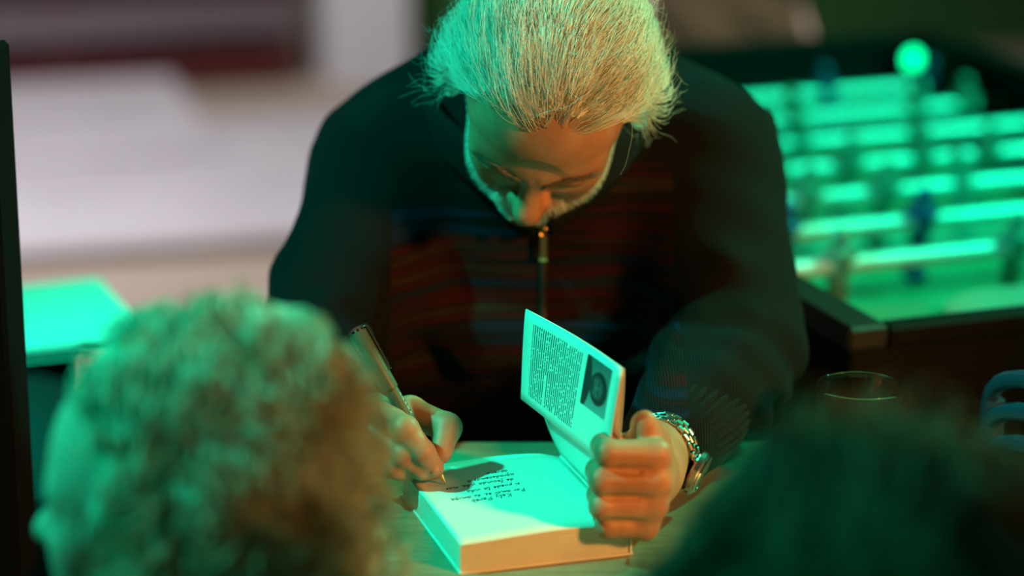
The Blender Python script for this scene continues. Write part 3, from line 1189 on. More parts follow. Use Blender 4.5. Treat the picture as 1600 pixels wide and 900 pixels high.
for ch, rs in (((IM, IP, ID, IT), (0.0128, 0.0116, 0.0104, 0.0084)), ((MM, MP_, MD, MT), (0.0125, 0.0114, 0.0102, 0.0084)),
               ((NM, NP, ND, NT), (0.0120, 0.0108, 0.0098, 0.0084)), ((QM, QP, QD, QT), (0.0108, 0.0096, 0.0088, 0.0078))):
    f1 = Sdf((-0.205, 1.93, 0.742), (-0.02, 2.17, 0.885), 0.0014)
    f1.chain(ch, rs, 0.003)
    f1.ball(ch[1], rs[1] * 1.05, 0.003)
    hh = np.maximum(0.0035 - np.abs(rh.d - f1.d), 0) / 0.0035
    rh.d = np.minimum(rh.d, f1.d) - hh * hh * 0.0035 * 0.25
parts.append(rh.mesh())
bv_, bf_ = join_vf(parts)
body = pm('body', bv_, bf_, M_skin)

# finger nails
def nail(c, nrm, along, w, l):
    nrm = Vector(nrm).normalized()
    a = Vector(along)
    a = (a - nrm * a.dot(nrm)).normalized()
    b = nrm.cross(a)
    v, f = [], []
    for i in range(6):
        for j in range(7):
            s = (i / 5 - 0.5) * 2
            t = (j / 6 - 0.5) * 2
            ww = w * (1 - 0.18 * max(0, s) ** 3 - 0.3 * max(0, -s) ** 4)
            v.append(Vector(c) + a * (s * l) + b * (t * ww) - nrm * (t * t * 0.0016 + max(0, -s) ** 2 * 0.0005))
    for i in range(5):
        for j in range(6):
            q = i * 7 + j
            f.append((q, q + 1, q + 8, q + 7))
    return v, f


nl_ = MB()
for c, nr, al, w, l in (((-0.0672, 1.9765, 0.7985), (-0.35, -0.86, 0.36), (0.45, 0.1, -0.85), 0.0048, 0.0060),):
    nl_.add(*nail(c, nr, al, w, l))
no_ = nl_.build('nail', M_nail, man)
no_.matrix_parent_inverse = Matrix.Translation(-Vector(man.location))

# ---- hair, beard, brows
gh = np.random.default_rng(11)


def scalp_mask(c):
    m = (c[:, 2] > hair_line(c[:, 1]) + 0.004 * np.sin(c[:, 0] * 140) + 0.003 * np.sin(c[:, 0] * 67 + 1)) & (np.abs(c[:, 0]) < 0.079)
    temple = (np.abs(c[:, 0]) > 0.038) & (c[:, 1] < -0.055) & (c[:, 2] < 0.062 + (np.abs(c[:, 0]) - 0.038) * 0.4)
    return (m & ~temple).astype(float)


def comb(p, r):
    x, y, z = r[:, 0], r[:, 1], r[:, 2]
    sx = np.clip((x + 0.012) / 0.055, -1, 1)
    side_ = np.clip((np.abs(x) - 0.045) / 0.03, 0, 1)
    front = np.clip((-y - 0.03) / 0.05, 0, 1)
    f = np.stack([sx * (0.55 + 0.25 * front) + 0.15 * np.sin(z * 60 + x * 30), 0.95 + 0 * y, 0.25 * front - 0.55 * side_ - 0.25 * (1 - front)], 1)
    f[:, 0] += 0.22 * np.sin(x * 95 + y * 28) + 0.12 * np.sin(x * 210 + 1.3)
    return f


r0 = pick_roots(hV, hF, scalp_mask, 10500, gh)
clump = np.round(r0 / 0.011)
hsh = np.modf(np.abs(np.sin(clump @ np.array([12.9898, 78.233, 37.719])) * 43758.5453))[0]
hsh2 = np.modf(np.abs(np.sin(clump @ np.array([39.346, 11.135, 83.155])) * 24634.633))[0]


def hh_fn(t, r):
    frontal = np.clip((-r[:, 1] - 0.02) / 0.06, 0, 1)
    sidev = np.clip((np.abs(r[:, 0]) - 0.03) / 0.04, 0, 1)
    lay = gh_lay * (0.006 + 0.012 * frontal + 0.010 * sidev)
    return 0.003 + lay * np.minimum(1, t * 2.2) + 0.004 * hsh * t


gh_lay = gh.random(len(r0)) ** 0.8
ln = (0.055 + 0.035 * hsh) * (0.8 + 0.3 * gh.random(len(r0)))
ln *= np.where(r0[:, 2] < 0.0, 0.30, np.where(r0[:, 2] < 0.022, 0.55, 1))


def comb2(p, r):
    f = comb(p, r)
    f[:, 0] += (hsh - 0.5) * 0.5
    f[:, 2] += (hsh2 - 0.5) * 0.4
    return f


P = grow(hg, r0, comb2, ln, 13, hh_fn, 0.10, 0.8, 3)
# loose ends
P[:, -5:] += (gh.normal(0, 0.0012, (len(r0), 1, 3)) * np.linspace(0, 1, 5)[None, :, None] ** 1.5)
rad = np.full(14, 0.00030)
rad *= np.linspace(1, 0.25, 14) ** 0.6
v1, f1_ = strands_vf(frame_to_world(P.reshape(-1, 3)).reshape(P.shape), rad)
# fly-away hairs at the sides and back
rfly = pick_roots(hV, hF, lambda c: scalp_mask(c) * ((np.abs(c[:, 0]) > 0.055) | (c[:, 2] > 0.07)), 420, gh)
flen = 0.05 + 0.04 * gh.random(420)
P2 = grow(hg, rfly, lambda p, r: comb(p, r) + gh.normal(0, 0.25, p.shape), flen, 13, lambda t, r: 0.010 + 0.022 * t + 0 * r[:, 0], 0.5, 1.2, 5)
v2, f2 = strands_vf(frame_to_world(P2.reshape(-1, 3)).reshape(P2.shape), rad * 0.5)
# hair mass close to the scalp so that no skin shows between strands
inner = hV[(scalp_mask(hV) > 0)]
hc_ = hV[hF].mean(1)
keep = (scalp_mask(hc_) > 0) & (hc_[:, 2] > hair_line(hc_[:, 1]) + 0.014) & ~((hc_[:, 1] < -0.045) & (hc_[:, 2] < 0.086 + 0.004 * np.sin(hc_[:, 0] * 150)))
nrm = hg.grad(hV)
capv = hV + nrm * 0.0028
capf = hF[keep]
used = np.unique(capf)
remap = np.full(len(hV), -1)
remap[used] = np.arange(len(used))
v3, f3 = frame_to_world(capv[used]), remap[capf]
hv, hf = join_vf([(v1, f1_), (v2, f2), (v3, f3)])
pm('hair', hv, hf, M_hair)


def beard_mask(c):
    low = c[:, 2] < np.interp(np.abs(c[:, 0]), [0, 0.022, 0.035, 0.05, 0.062, 0.08], [-0.062, -0.064, -0.072, -0.074, -0.058, -0.02])
    front = c[:, 1] < 0.004 + 0 * c[:, 0]
    lips = (np.abs(c[:, 0]) < 0.024) & (c[:, 2] > -0.092) & (c[:, 2] < -0.071) & (c[:, 1] < -0.085)
    moust = (np.abs(c[:, 0]) < 0.032) & (c[:, 2] < -0.058) & (c[:, 2] > -0.072) & (c[:, 1] < -0.08)
    return (((low & ~lips) | moust) & front & (c[:, 2] > -0.135)).astype(float)


rb = pick_roots(hV, hF, beard_mask, 4200, gh)
P3 = grow(hg, rb, lambda p, r: np.stack([0.3 * np.sign(r[:, 0]), -0.1 + 0 * r[:, 0], -1 + 0 * r[:, 0]], 1), 0.007 + 0.006 * gh.random(len(rb)), 5,
          lambda t, r: 0.001 + 0.007 * t + 0 * r[:, 0], 0.35, 1.1, 8)
v4, f4 = strands_vf(frame_to_world(P3.reshape(-1, 3)).reshape(P3.shape), np.linspace(0.00028, 0.0001, 6))
pm('beard', v4, f4, M_beard)


def brow_mask(c):
    ax = np.abs(c[:, 0])
    mid = np.interp(ax, [0.010, 0.03, 0.052], [0.002, 0.009, 0.003])
    return ((np.abs(c[:, 2] - mid) < 0.0045) & (ax > 0.010) & (ax < 0.052) & (c[:, 1] < -0.05)).astype(float)


for sd_ in (-1, 1):
    rw_ = pick_roots(hV, hF, lambda c: brow_mask(c) * (c[:, 0] * sd_ > 0), 210, gh)
    P4 = grow(hg, rw_, lambda p, r: np.stack([np.sign(r[:, 0]), 0 * r[:, 0], 0.15 - 6 * (np.abs(r[:, 0]) - 0.02)], 1), 0.007 + 0.005 * gh.random(len(rw_)), 5,
              lambda t, r: 0.0012 + 0.003 * t + 0 * r[:, 0], 0.25, 0.8, 9)
    v5, f5 = strands_vf(frame_to_world(P4.reshape(-1, 3)).reshape(P4.shape), np.linspace(0.00028, 0.00012, 6))
    pm('eyebrow', v5, f5, M_brow)

# ---- sweater
sw = Sdf((-0.34, 1.93, 0.46), (0.40, 2.80, 1.16), 0.0058)
sw.ell((0.03, 2.50, 0.62), (0.185, 0.165, 0.13))
sw.ell((0.03, 2.45, 0.74), (0.180, 0.160, 0.17), 0.06)
sw.ell((0.028, 2.405, 0.89), (0.182, 0.125, 0.15), 0.06)
sw.ell((0.030, 2.455, 0.985), (0.165, 0.105, 0.105), 0.06)
sw.cap((-0.108, 2.385, 0.960), (0.172, 2.375, 0.970), 0.076, 0.078, 0.05)
sw.cap((0.03, 2.42, 0.990), (0.032, 2.34, 0.985), 0.080, 0.064, 0.05)
LSH, LEL, LWR = np.array((-0.118, 2.370, 0.935)), np.array((-0.172, 2.245, 0.838)), np.array((-0.150, 2.105, 0.795))
RSH, REL, RWR = np.array((0.178, 2.365, 0.960)), np.array((0.203, 2.235, 0.832)), np.array((0.140, 2.040, 0.803))
sw.chain([LSH, LEL], [0.082, 0.058], 0.03)
sw.chain([LEL, LWR], [0.060, 0.041], 0.02)
sw.chain([RSH, REL], [0.080, 0.066], 0.03)
sw.chain([REL, RWR], [0.067, 0.043], 0.02)
# slack cloth under the arms and folds
sw.ell((-0.130, 2.33, 0.84), (0.055, 0.07, 0.09), 0.05)
sw.ell((0.185, 2.33, 0.84), (0.055, 0.07, 0.09), 0.05)
for (a, b, r) in (((0.255, 2.22, 0.815), (0.215, 2.165, 0.870), 0.010), ((0.245, 2.165, 0.800), (0.200, 2.115, 0.860), 0.009), ((0.222, 2.11, 0.790), (0.178, 2.075, 0.845), 0.008),
                  ((0.250, 2.29, 0.87), (0.200, 2.215, 0.905), 0.010), ((-0.222, 2.22, 0.83), (-0.165, 2.185, 0.875), 0.009), ((-0.205, 2.17, 0.81), (-0.15, 2.145, 0.85), 0.008),
                  ((-0.215, 2.29, 0.88), (-0.13, 2.255, 0.90), 0.010), ((-0.09, 2.275, 0.86), (-0.04, 2.285, 0.79), 0.010), ((-0.02, 2.285, 0.80), (0.12, 2.285, 0.785), 0.011),
                  ((-0.05, 2.283, 0.825), (0.03, 2.278, 0.812), 0.009), ((0.12, 2.285, 0.85), (0.06, 2.285, 0.80), 0.009)):
    sw.cap(a, b, r, r * 0.7, 0.035)
# shoulder seams
for s, e in (((-0.168, 2.40, 1.000), (-0.075, 2.405, 1.062)), ((0.245, 2.40, 1.000), (0.135, 2.405, 1.062))):
    sw.cap(s, e, 0.012, 0.012, 0.02)
sw.wrinkle(lambda X, Y, Z: 0.0022 * np.sin(31 * X + 17 * Z + 2 * np.sin(23 * Y)) * np.sin(37 * Y + 13 * X) + 0.0012 * np.sin(83 * Z + 41 * X) * np.sin(61 * Y))
sv, sf = sw.mesh()
sweater = pm('sweater', sv, sf, M_sweater)


def front_y(x, z, y0=2.0, y1=2.5):
    ys = np.linspace(y0, y1, 400)
    d = sw.sample(np.stack([np.full(400, x), ys, np.full(400, z)], 1))
    return ys[np.argmax(d < 0)]


def sub(mb, name, m, parent=None, smooth=True):
    o = mb.build(name, m, parent or man, smooth)
    if parent is None:
        o.matrix_parent_inverse = Matrix.Translation(-Vector(man.location))
    return o


# collar: stands round the neck and opens in a V below the chin
cv, cf = [], []
NCOL = 40
for i in range(NCOL + 1):
    a = -math.pi / 2 + 0.10 + (2 * math.pi - 0.20) * i / NCOL
    fr_ = max(0, -math.sin(a)) ** 1.5
    cx = 0.027 + 0.098 * math.cos(a) * (1 - 0.45 * max(0, -math.sin(a)) ** 3)
    cy = 2.350 + 0.115 * math.sin(a)
    z0 = 1.010 - 0.062 * max(0, -math.sin(a)) ** 2 + 0.050 * max(0, math.sin(a))
    for j in range(5):
        t = j / 4
        o_ = 0.014 * t + 0.012 * math.sin(t * math.pi) * 0.4
        cv.append((cx + o_ * math.cos(a) * 0.9, cy + o_ * math.sin(a) * 0.6 - 0.010 * t, z0 - 0.018 + 0.058 * t))
for i in range(NCOL):
    for j in range(4):
        q = i * 5 + j
        cf.append((q, q + 5, q + 6, q + 1))
collar = mesh_np('collar', cv, cf, M_knit, sweater, True)
md = collar.modifiers.new('thickness', 'SOLIDIFY')
md.thickness = 0.004
md.offset = 0
# zip with slider and pull
zp = MB()
zs = [0.965 - 0.012 * i for i in range(16)]
zpts = [(0.029, front_y(0.029, z) - 0.0012, z) for z in zs]
zp.tube(zpts, 0.0035, 6)
sub(zp, 'zipper', mat('dark_zip', (0.02, 0.02, 0.02), 0.5, 0.4), sweater)
zz = 0.9235
zy = front_y(0.029, zz) - 0.006
zm = MB()
zm.box((0.0255, zy - 0.002, zz + 0.012), (0.0325, zy + 0.004, zz + 0.019), bev=0.001)
for r_, c_ in ((0.0042, (0.029, zy - 0.003, zz + 0.0095)), (0.0034, (0.029, zy - 0.0035, zz + 0.0015))):
    ring = [(c_[0] + r_ * 0.9 * math.cos(q), c_[1], c_[2] + r_ * 1.25 * math.sin(q)) for q in np.linspace(0, 2 * math.pi, 15)]
    zm.tube(ring, 0.0009, 6, False)
sub(zm, 'zipper_slider', M_brass, sweater)
zt = MB()
zt.box((0.0260, zy - 0.0045, zz - 0.024), (0.0325, zy - 0.0025, zz - 0.002), bev=0.0006)
sub(zt, 'zipper_pull', M_pen, sweater)
zb = MB()
zb.box((0.0254, zy - 0.005, zz - 0.0275), (0.0331, zy - 0.002, zz - 0.0238), bev=0.0006)
sub(zb, 'pull_end', M_brass, sweater)

# ribbed cuffs
def cuff(a, b, ra, rb):
    a, b = Vector(a), Vector(b)
    d = (b - a)
    Q = d.to_track_quat('Z', 'Y').to_matrix()
    v, f = [], []
    n, m = 96, 7
    for j in range(m):
        t = j / (m - 1)
        for k_ in range(n):
            q = 2 * math.pi * k_ / n
            r = ra + (rb - ra) * t + 0.0016 * (1 if k_ % 3 else -0.6) + 0.003 * math.sin(math.pi * t) - (0.006 if j in (0, m - 1) else 0)
            v.append(a + Q @ Vector((r * math.cos(q), r * math.sin(q), 0)) + d * t)
    for j in range(m - 1):
        for k_ in range(n):
            k2 = (k_ + 1) % n
            f.append((j * n + k_, j * n + k2, (j + 1) * n + k2, (j + 1) * n + k_))
    o = mesh_np('cuff', [tuple(p) for p in v], f, M_knit, sweater, True)
    return o


cuff((0.1700, 2.105, 0.8090), (0.1340, 2.026, 0.8020), 0.046, 0.038)
cuff((-0.168, 2.150, 0.806), (-0.149, 2.092, 0.793), 0.044, 0.037)

# trousers, shoes
tr = Sdf((-0.22, 2.02, 0.05), (0.30, 2.80, 0.72), 0.012)
tr.ell((0.03, 2.56, 0.545), (0.17, 0.14, 0.09))
for s in (-1, 1):
    tr.chain([(0.03 + s * 0.09, 2.54, 0.535), (0.03 + s * 0.12, 2.16, 0.53), (0.03 + s * 0.12, 2.24, 0.08)], [0.085, 0.062, 0.048], 0.03)
pm('trousers', *tr.mesh(), M_trouser)
for s in (-1, 1):
    sh = Sdf((0.03 + s * 0.12 - 0.07, 2.02, -0.005), (0.03 + s * 0.12 + 0.07, 2.33, 0.12), 0.008)
    c = 0.03 + s * 0.12
    sh.cap((c, 2.26, 0.045), (c, 2.11, 0.035), 0.042, 0.036, 0.01)
    sh.d = np.maximum(sh.d, (0.002 - sh.ax[2])[None, None, :])
    pm('shoe', *sh.mesh(), M_blackgloss)

# wristwatch on his left wrist: each link of the steel bracelet is a piece
wa = Vector((0.1275, 1.999, 0.8005))
wdir = Vector((0.053, 0.142, 0.006)).normalized()
watch = bpy.data.objects.new('wristwatch', None)
COL.objects.link(watch)
watch.parent = man
watch.matrix_parent_inverse = Matrix.Translation(-Vector(man.location))
watch['label'] = 'steel bracelet watch'
Z_ = wdir
X_ = Vector((0, 0, 1)) - Z_ * Z_.z
X_.normalize()
Y_ = Z_.cross(X_)
WM = Matrix((X_, Y_, Z_)).transposed()
RWX, RWY = 0.0345, 0.0285
NLK = 24
lk_me = {}


def link_mesh(w):
    key = round(w, 5)
    if key not in lk_me:
        o = MB().box((-0.0014, -0.0037, -w / 2), (0.0016, 0.0037, w / 2), bev=0.0009).build('link', M_steel, watch, False)
        lk_me[key] = o.data
        bpy.data.objects.remove(o)
    return lk_me[key]


for k_ in range(NLK):
    q = 2 * math.pi * (k_ + 0.5) / NLK
    if abs(((q - 1.95 + math.pi) % (2 * math.pi)) - math.pi) < 0.50:      # head of the watch sits here
        continue
    for r_, (off, w) in enumerate(((-0.0062, 0.0052), (0.0, 0.0064), (0.0062, 0.0052))):
        qq = q + (0.5 if r_ == 1 else 0) * 2 * math.pi / NLK
        pos = wa + WM @ Vector((RWX * math.cos(qq), RWY * math.sin(qq), off))
        o = bpy.data.objects.new('link', link_mesh(w))
        COL.objects.link(o)
        o.parent = watch
        ex = WM @ Vector((math.cos(qq), math.sin(qq), 0))
        ey = WM @ Vector((-math.sin(qq), math.cos(qq), 0))
        o.matrix_local = Matrix.Translation(pos) @ Matrix((ex, ey, Z_)).transposed().to_4x4()
q = 1.95
ex = WM @ Vector((math.cos(q), math.sin(q), 0))
ey = WM @ Vector((-math.sin(q), math.cos(q), 0))
HM = Matrix((ey, Z_, ex)).transposed()
hc = wa + ex * 0.0285
MB().lathe([(0.0165, 0.0), (0.0185, 0.002), (0.0185, 0.006), (0.0165, 0.0085)], 32, c=hc, M=HM).build('case', M_steel, watch)
MB().lathe([(0.0175, 0.008), (0.0165, 0.0095), (0.0150, 0.0095), (0.0150, 0.008)], 32, c=hc, M=HM, close=True).build('bezel', M_chrome, watch)
MB().lathe([(0.0150, 0.0080), (0.0149, 0.0090)], 32, c=hc, M=HM).build('dial', mat('dark_dial', (0.02, 0.03, 0.03), 0.2), watch)
MB().lathe([(0.003, 0.0), (0.003, 0.004), (0.002, 0.005)], 12, c=hc + ey * 0.0175 + ex * 0.004, M=Matrix((Z_, ex, ey)).transposed()).build('crown', M_steel, watch)
# ------------------------------------------------------------------ the two listeners in the foreground
def listener(name, label, hc, yaw, pitch, roll, sc, hair_fn, skin, top, groupless=True):
    root = thing(name, label, 'person', (hc[0], hc[1], 0))
    R = (Matrix.Rotation(math.radians(yaw), 3, 'Z') @ Matrix.Rotation(math.radians(pitch), 3, 'X') @ Matrix.Rotation(math.radians(roll), 3, 'Y'))
    RB = Matrix.Rotation(math.radians(yaw), 3, 'Z')
    hc = np.array(hc)
    g = head_sdf(0.0038, False)
    V, F = g.mesh()

    def put(nm, v, f, m):
        o = mesh_np(nm, v, f, m, root)
        o.matrix_parent_inverse = Matrix.Translation(-Vector(root.location))
        return o
    tw = lambda v: xf(v, R, hc, sc)
    fl = hc[2] / sc                      # floor below the head, own units
    hip = min(0.60, fl - 0.40)
    kz = -fl + 0.45
    b = Sdf((-0.30, -0.62, -fl - 0.01), (0.30, 0.24, -0.12), 0.012)
    b.cap((0, 0.035, -0.13), (0, 0.05, -0.22), 0.052, 0.06)
    b.ell((0, 0.06, -0.34), (0.135, 0.085, 0.15), 0.04)
    b.ell((0, 0.07, -hip + 0.04), (0.125, 0.095, 0.11), 0.05)
    for s in (-1, 1):
        b.chain([(s * 0.145, 0.055, -0.25), (s * 0.185, 0.03, -0.48), (s * 0.13, -0.20, -0.56)], [0.045, 0.038, 0.028], 0.02)
        b.ell((s * 0.12, -0.25, -0.565), (0.035, 0.05, 0.018), 0.015)
        b.chain([(s * 0.085, 0.06, -hip), (s * 0.11, -0.36, kz), (s * 0.11, -0.30, -fl + 0.09)], [0.075, 0.05, 0.04], 0.03)
        b.cap((s * 0.11, -0.28, -fl + 0.04), (s * 0.115, -0.42, -fl + 0.035), 0.036, 0.030, 0.01)
    bvx, bfx = b.mesh()
    wv = xf(bvx, RB, hc, sc)
    v, f = join_vf([(tw(V), F), (wv, bfx)])
    put('body', v, f, skin)
    c = Sdf((-0.32, -0.34, -fl), (0.32, 0.26, -0.14), 0.012)
    c.ell((0, 0.06, -0.34), (0.155, 0.105, 0.165))
    c.ell((0, 0.07, -hip + 0.03), (0.145, 0.115, 0.12), 0.05)
    c.cap((-0.13, 0.055, -0.245), (0.13, 0.055, -0.245), 0.062, 0.062, 0.04)
    for s in (-1, 1):
        c.chain([(s * 0.145, 0.055, -0.25), (s * 0.185, 0.03, -0.48), (s * 0.145, -0.15, -0.545)], [0.062, 0.052, 0.040], 0.02)
    cvx, cfx = c.mesh()
    put('sweater', xf(cvx, RB, hc, sc), cfx, top)
    t = Sdf((-0.26, -0.50, -fl), (0.26, 0.26, -hip + 0.14), 0.012)
    t.ell((0, 0.07, -hip), (0.140, 0.115, 0.10))
    for s in (-1, 1):
        t.chain([(s * 0.085, 0.06, -hip), (s * 0.11, -0.36, kz), (s * 0.11, -0.30, -fl + 0.10)], [0.088, 0.062, 0.050], 0.03)
    tvx, tfx = t.mesh()
    put('trousers', xf(tvx, RB, hc, sc), tfx, M_trouser)
    for s in (-1, 1):
        e = Sdf((s * 0.112 - 0.06, -0.48, -fl - 0.01), (s * 0.112 + 0.06, -0.22, -fl + 0.12), 0.009)
        e.cap((s * 0.11, -0.27, -fl + 0.047), (s * 0.115, -0.42, -fl + 0.040), 0.043, 0.037)
        e.d = np.maximum(e.d, (-fl + 0.003 - e.ax[2])[None, None, :])
        put('shoe', xf(e.mesh()[0], RB, hc, sc), e.mesh()[1], M_blackgloss)
    hv_, hf_, hm_ = hair_fn(g, V, F, tw)
    put('hair', hv_, hf_, hm_)
    # low stool under the sitter
    sd = Vector(RB @ Vector((0, 0.08, 0))) * sc
    szt = (fl - hip - 0.103) * sc
    sroot = thing('low_stool', 'low round black stool under the ' + ('curly blonde' if 'blonde' in label else 'dark haired') + ' listener', 'stool', (hc[0] + sd.x, hc[1] + sd.y, 0))
    MB().lathe([(0.12, szt - 0.05), (0.135, szt - 0.045), (0.138, szt - 0.015), (0.12, szt)], 28).build('seat', M_blackgloss, sroot)
    for q in (45, 135, 225, 315):
        cq, sq = math.cos(math.radians(q)), math.sin(math.radians(q))
        MB().tube([(0.09 * cq, 0.09 * sq, szt - 0.05), (0.13 * cq, 0.13 * sq, 0.0)], 0.012, 8).build('leg', M_cab, sroot)
    return root


def helix(P, rad, pitch_n, ph, g):
    n, m, _ = P.shape
    T = np.gradient(P, axis=1)
    T /= np.linalg.norm(T, axis=2, keepdims=True) + 1e-9
    x = unit(np.cross(T, np.array([0.3, 0.2, 0.93])))
    y = np.cross(T, x)
    t = np.linspace(0, 1, m)[None, :]
    q = 2 * math.pi * pitch_n[:, None] * t + ph[:, None]
    r = (rad[:, None] * np.minimum(1, t * 4))[..., None]
    return P + (x * np.cos(q)[..., None] + y * np.sin(q)[..., None]) * r


def curly(g, V, F, tw):
    gr = np.random.default_rng(21)
    msk = lambda c: ((c[:, 2] > hair_line(c[:, 1]) - 0.006) & (np.abs(c[:, 0]) < 0.082) & ~((np.abs(c[:, 0]) > 0.05) & (c[:, 1] < -0.055) & (c[:, 2] < 0.03)) & (c[:, 1] > -0.036 - 0.5 * (c[:, 2] - 0.07)) & ~((c[:, 1] < 0.026) & (c[:, 2] < 0.008))).astype(float)
    n = 2600
    r = pick_roots(V, F, msk, n, gr)
    back = np.clip((r[:, 1] + 0.02) / 0.09, 0, 1)
    cl_ = np.round(r / 0.027)
    hs = lambda a: np.modf(np.abs(np.sin(cl_ @ np.array(a)) * 43758.5453))[0]
    rnd = 0.75 * hs([12.99, 78.23, 37.72]) + 0.25 * gr.random(n)
    ph_ = 6.28 * hs([39.35, 11.13, 83.16]) + 0.5 * gr.normal(0, 1, n)
    tw_ = hs([7.1, 51.3, 23.7])
    L = 0.050 + 0.055 * tw_ + 0.015 * gr.random(n) + 0.03 * back
    fr = np.clip((-r[:, 1] + 0.01) / 0.05, 0, 1)
    L = L * (1 - 0.45 * fr)
    L = np.where(r[:, 2] > 0.075, L * 0.65, L)
    flow = lambda p, q: np.stack([1.2 * q[:, 0] / 0.08, 0.7 + 5 * np.maximum(q[:, 1], -0.02) + 2.2 * np.clip((-q[:, 1] + 0.01) / 0.05, 0, 1), -0.9 + 6 * np.clip(q[:, 2] - 0.03, 0, .06)], 1) + 0.7 * np.sin(q[:, [1, 2, 0]] * 120 + 1)
    P = grow(g, r, flow, L, 32, lambda t, q: 0.004 + (0.010 + 0.043 * rnd * (0.40 + 0.60 * back) * (1 - 0.75 * fr) * np.where(r[:, 2] > 0.07, 0.5, 1) * (1 + 0.9 * back)) * min(1, 1.8 * t), 0.35, 1.0, 4)
    P = helix(P, 0.008 + 0.006 * tw_, L / 0.055 * (0.8 + 0.5 * tw_), ph_, gr)
    v1, f1 = strands_vf(tw(P.reshape(-1, 3)).reshape(P.shape), np.linspace(0.0013, 0.0006, 33), 3)
    n2 = 1500
    r2 = pick_roots(V, F, lambda c: msk(c) * (c[:, 1] > -0.04), n2, gr)
    P2 = grow(g, r2, lambda p, q: flow(p, q) + gr.normal(0, 0.5, p.shape), 0.05 + 0.08 * gr.random(n2), 18, lambda t, q: 0.006 + 0.032 * t * gr.random(), 0.6, 1.3, 6)
    P2 = helix(P2, 0.003 + 0.005 * gr.random(n2), 2 + 2 * gr.random(n2), gr.random(n2) * 6.28, gr)
    v2, f2 = strands_vf(tw(P2.reshape(-1, 3)).reshape(P2.shape), np.linspace(0.0004, 0.0002, 19), 3)
    keep = msk(V[F].mean(1)) > 0
    cf_ = F[keep]
    us = np.unique(cf_)
    rm = np.full(len(V), -1)
    rm[us] = np.arange(len(us))
    cap_ = (V + g.grad(V) * (0.006 + 0.004 * np.sin(V @ np.array([90, 130, 110.0]))[:, None]))[us]
    v, f = join_vf([(v1, f1), (v2, f2), (tw(cap_), rm[cf_])])
    return v, f, M_blonde


def wavy(g, V, F, tw):
    gr = np.random.default_rng(33)
    msk = lambda c: ((c[:, 2] > hair_line(c[:, 1]) - 0.004) & (np.abs(c[:, 0]) < 0.083)).astype(float)
    n = 4200
    r = pick_roots(V, F, msk, n, gr)
    cl_ = np.round(r / 0.020)
    hs = lambda a: np.modf(np.abs(np.sin(cl_ @ np.array(a)) * 43758.5453))[0]
    rnd = 0.7 * hs([12.99, 78.23, 37.72]) + 0.3 * gr.random(n)
    L = 0.14 + 0.10 * gr.random(n)
    flow = lambda p, q: np.stack([(0.9 + 0.5 * rnd) * np.sign(q[:, 0] + 0.004) * np.minimum(1, np.abs(q[:, 0]) / 0.03), 0.7 + 0 * q[:, 0], -1.0 + 8 * np.clip(p[:, 2] - 0.04, 0, .1)], 1) + 0.35 * np.sin(q[:, [1, 2, 0]] * 90)
    P = grow(g, r, flow, L, 22, lambda t, q: 0.004 + (0.010 + 0.072 * rnd * np.clip(np.abs(q[:, 0]) / 0.06, 0.30, 1)) * min(1, 1.5 * t), 0.25, 0.9, 14)
    P = helix(P, 0.005 + 0.004 * hs([7.1, 51.3, 23.7]), L / 0.07, 6.28 * hs([39.35, 11.13, 83.16]) + 0.4 * gr.normal(0, 1, n), gr)
    v1, f1 = strands_vf(tw(P.reshape(-1, 3)).reshape(P.shape), np.linspace(0.0012, 0.0006, 23), 3)
    keep = msk(V[F].mean(1)) > 0
    cf_ = F[keep]
    us = np.unique(cf_)
    rm = np.full(len(V), -1)
    rm[us] = np.arange(len(us))
    cap_ = (V + g.grad(V) * 0.006)[us]
    v, f = join_vf([(v1, f1), (tw(cap_), rm[cf_])])
    return v, f, M_brown


listener('person', 'curly blonde haired listener seen from behind in profile, close to the camera', (-0.217, 1.55, 0.940), -112, 4, 0, 0.90, curly, M_skin2,
         mat('dark_green_knit', (0.02, 0.03, 0.025), 0.9))
listener('person', 'dark wavy haired listener seen from behind in the lower right corner', (0.200, 1.27, 0.950), 172, 8, 0, 1.03, wavy, M_skin2,
         mat('dark_wool', (0.03, 0.02, 0.02), 0.9))

# the man's own stool
ms = thing('bar_stool', 'black wooden stool that the bearded man sits on', 'stool', (0.03, 2.58, 0))
MB().lathe([(0.135, 0.40), (0.148, 0.405), (0.150, 0.435), (0.14, 0.447)], 32).build('seat', M_cab, ms)
for q in (45, 135, 225, 315):
    cq, sq = math.cos(math.radians(q)), math.sin(math.radians(q))
    MB().tube([(0.12 * cq, 0.12 * sq, 0.405), (0.17 * cq, 0.17 * sq, 0.0)], 0.016, 8).build('leg', M_cab, ms)

# ------------------------------------------------------------------ drinking glass
gl = thing('drinking_glass', 'empty clear straight sided drinking glass standing at the far right of the table', 'glass', (0.2975, 2.037, 0.7505))
R0, H0 = 0.0375, 0.100
prof = [(0.0005, 0.0), (0.029, 0.0), (0.0315, 0.002), (0.0320, 0.006), (0.0330, 0.022), (0.0340, 0.030), (0.0343, 0.034), (R0 - 0.0002, H0 - 0.006), (R0, H0 - 0.0015), (R0 - 0.0006, H0), (R0 - 0.0014, H0), (R0 - 0.0020, H0 - 0.0015), (R0 - 0.0022, H0 - 0.006), (0.0321, 0.034),
        (0.0318, 0.030), (0.0300, 0.016), (0.0220, 0.011), (0.0005, 0.010)]
gm = MB()
v, f = [], []
n = 72
for (r, z) in prof:
    for k in range(n):
        q = 2 * math.pi * k / n
        fl_ = 1 + (0.012 * math.cos(q * 12) if 0.003 < z < 0.029 and r > 0.0315 else 0)
        v.append((r * fl_ * math.cos(q), r * fl_ * math.sin(q), z))
for i in range(len(prof) - 1):
    for k in range(n):
        k2 = (k + 1) % n
        f.append((i * n + k, i * n + k2, (i + 1) * n + k2, (i + 1) * n + k))
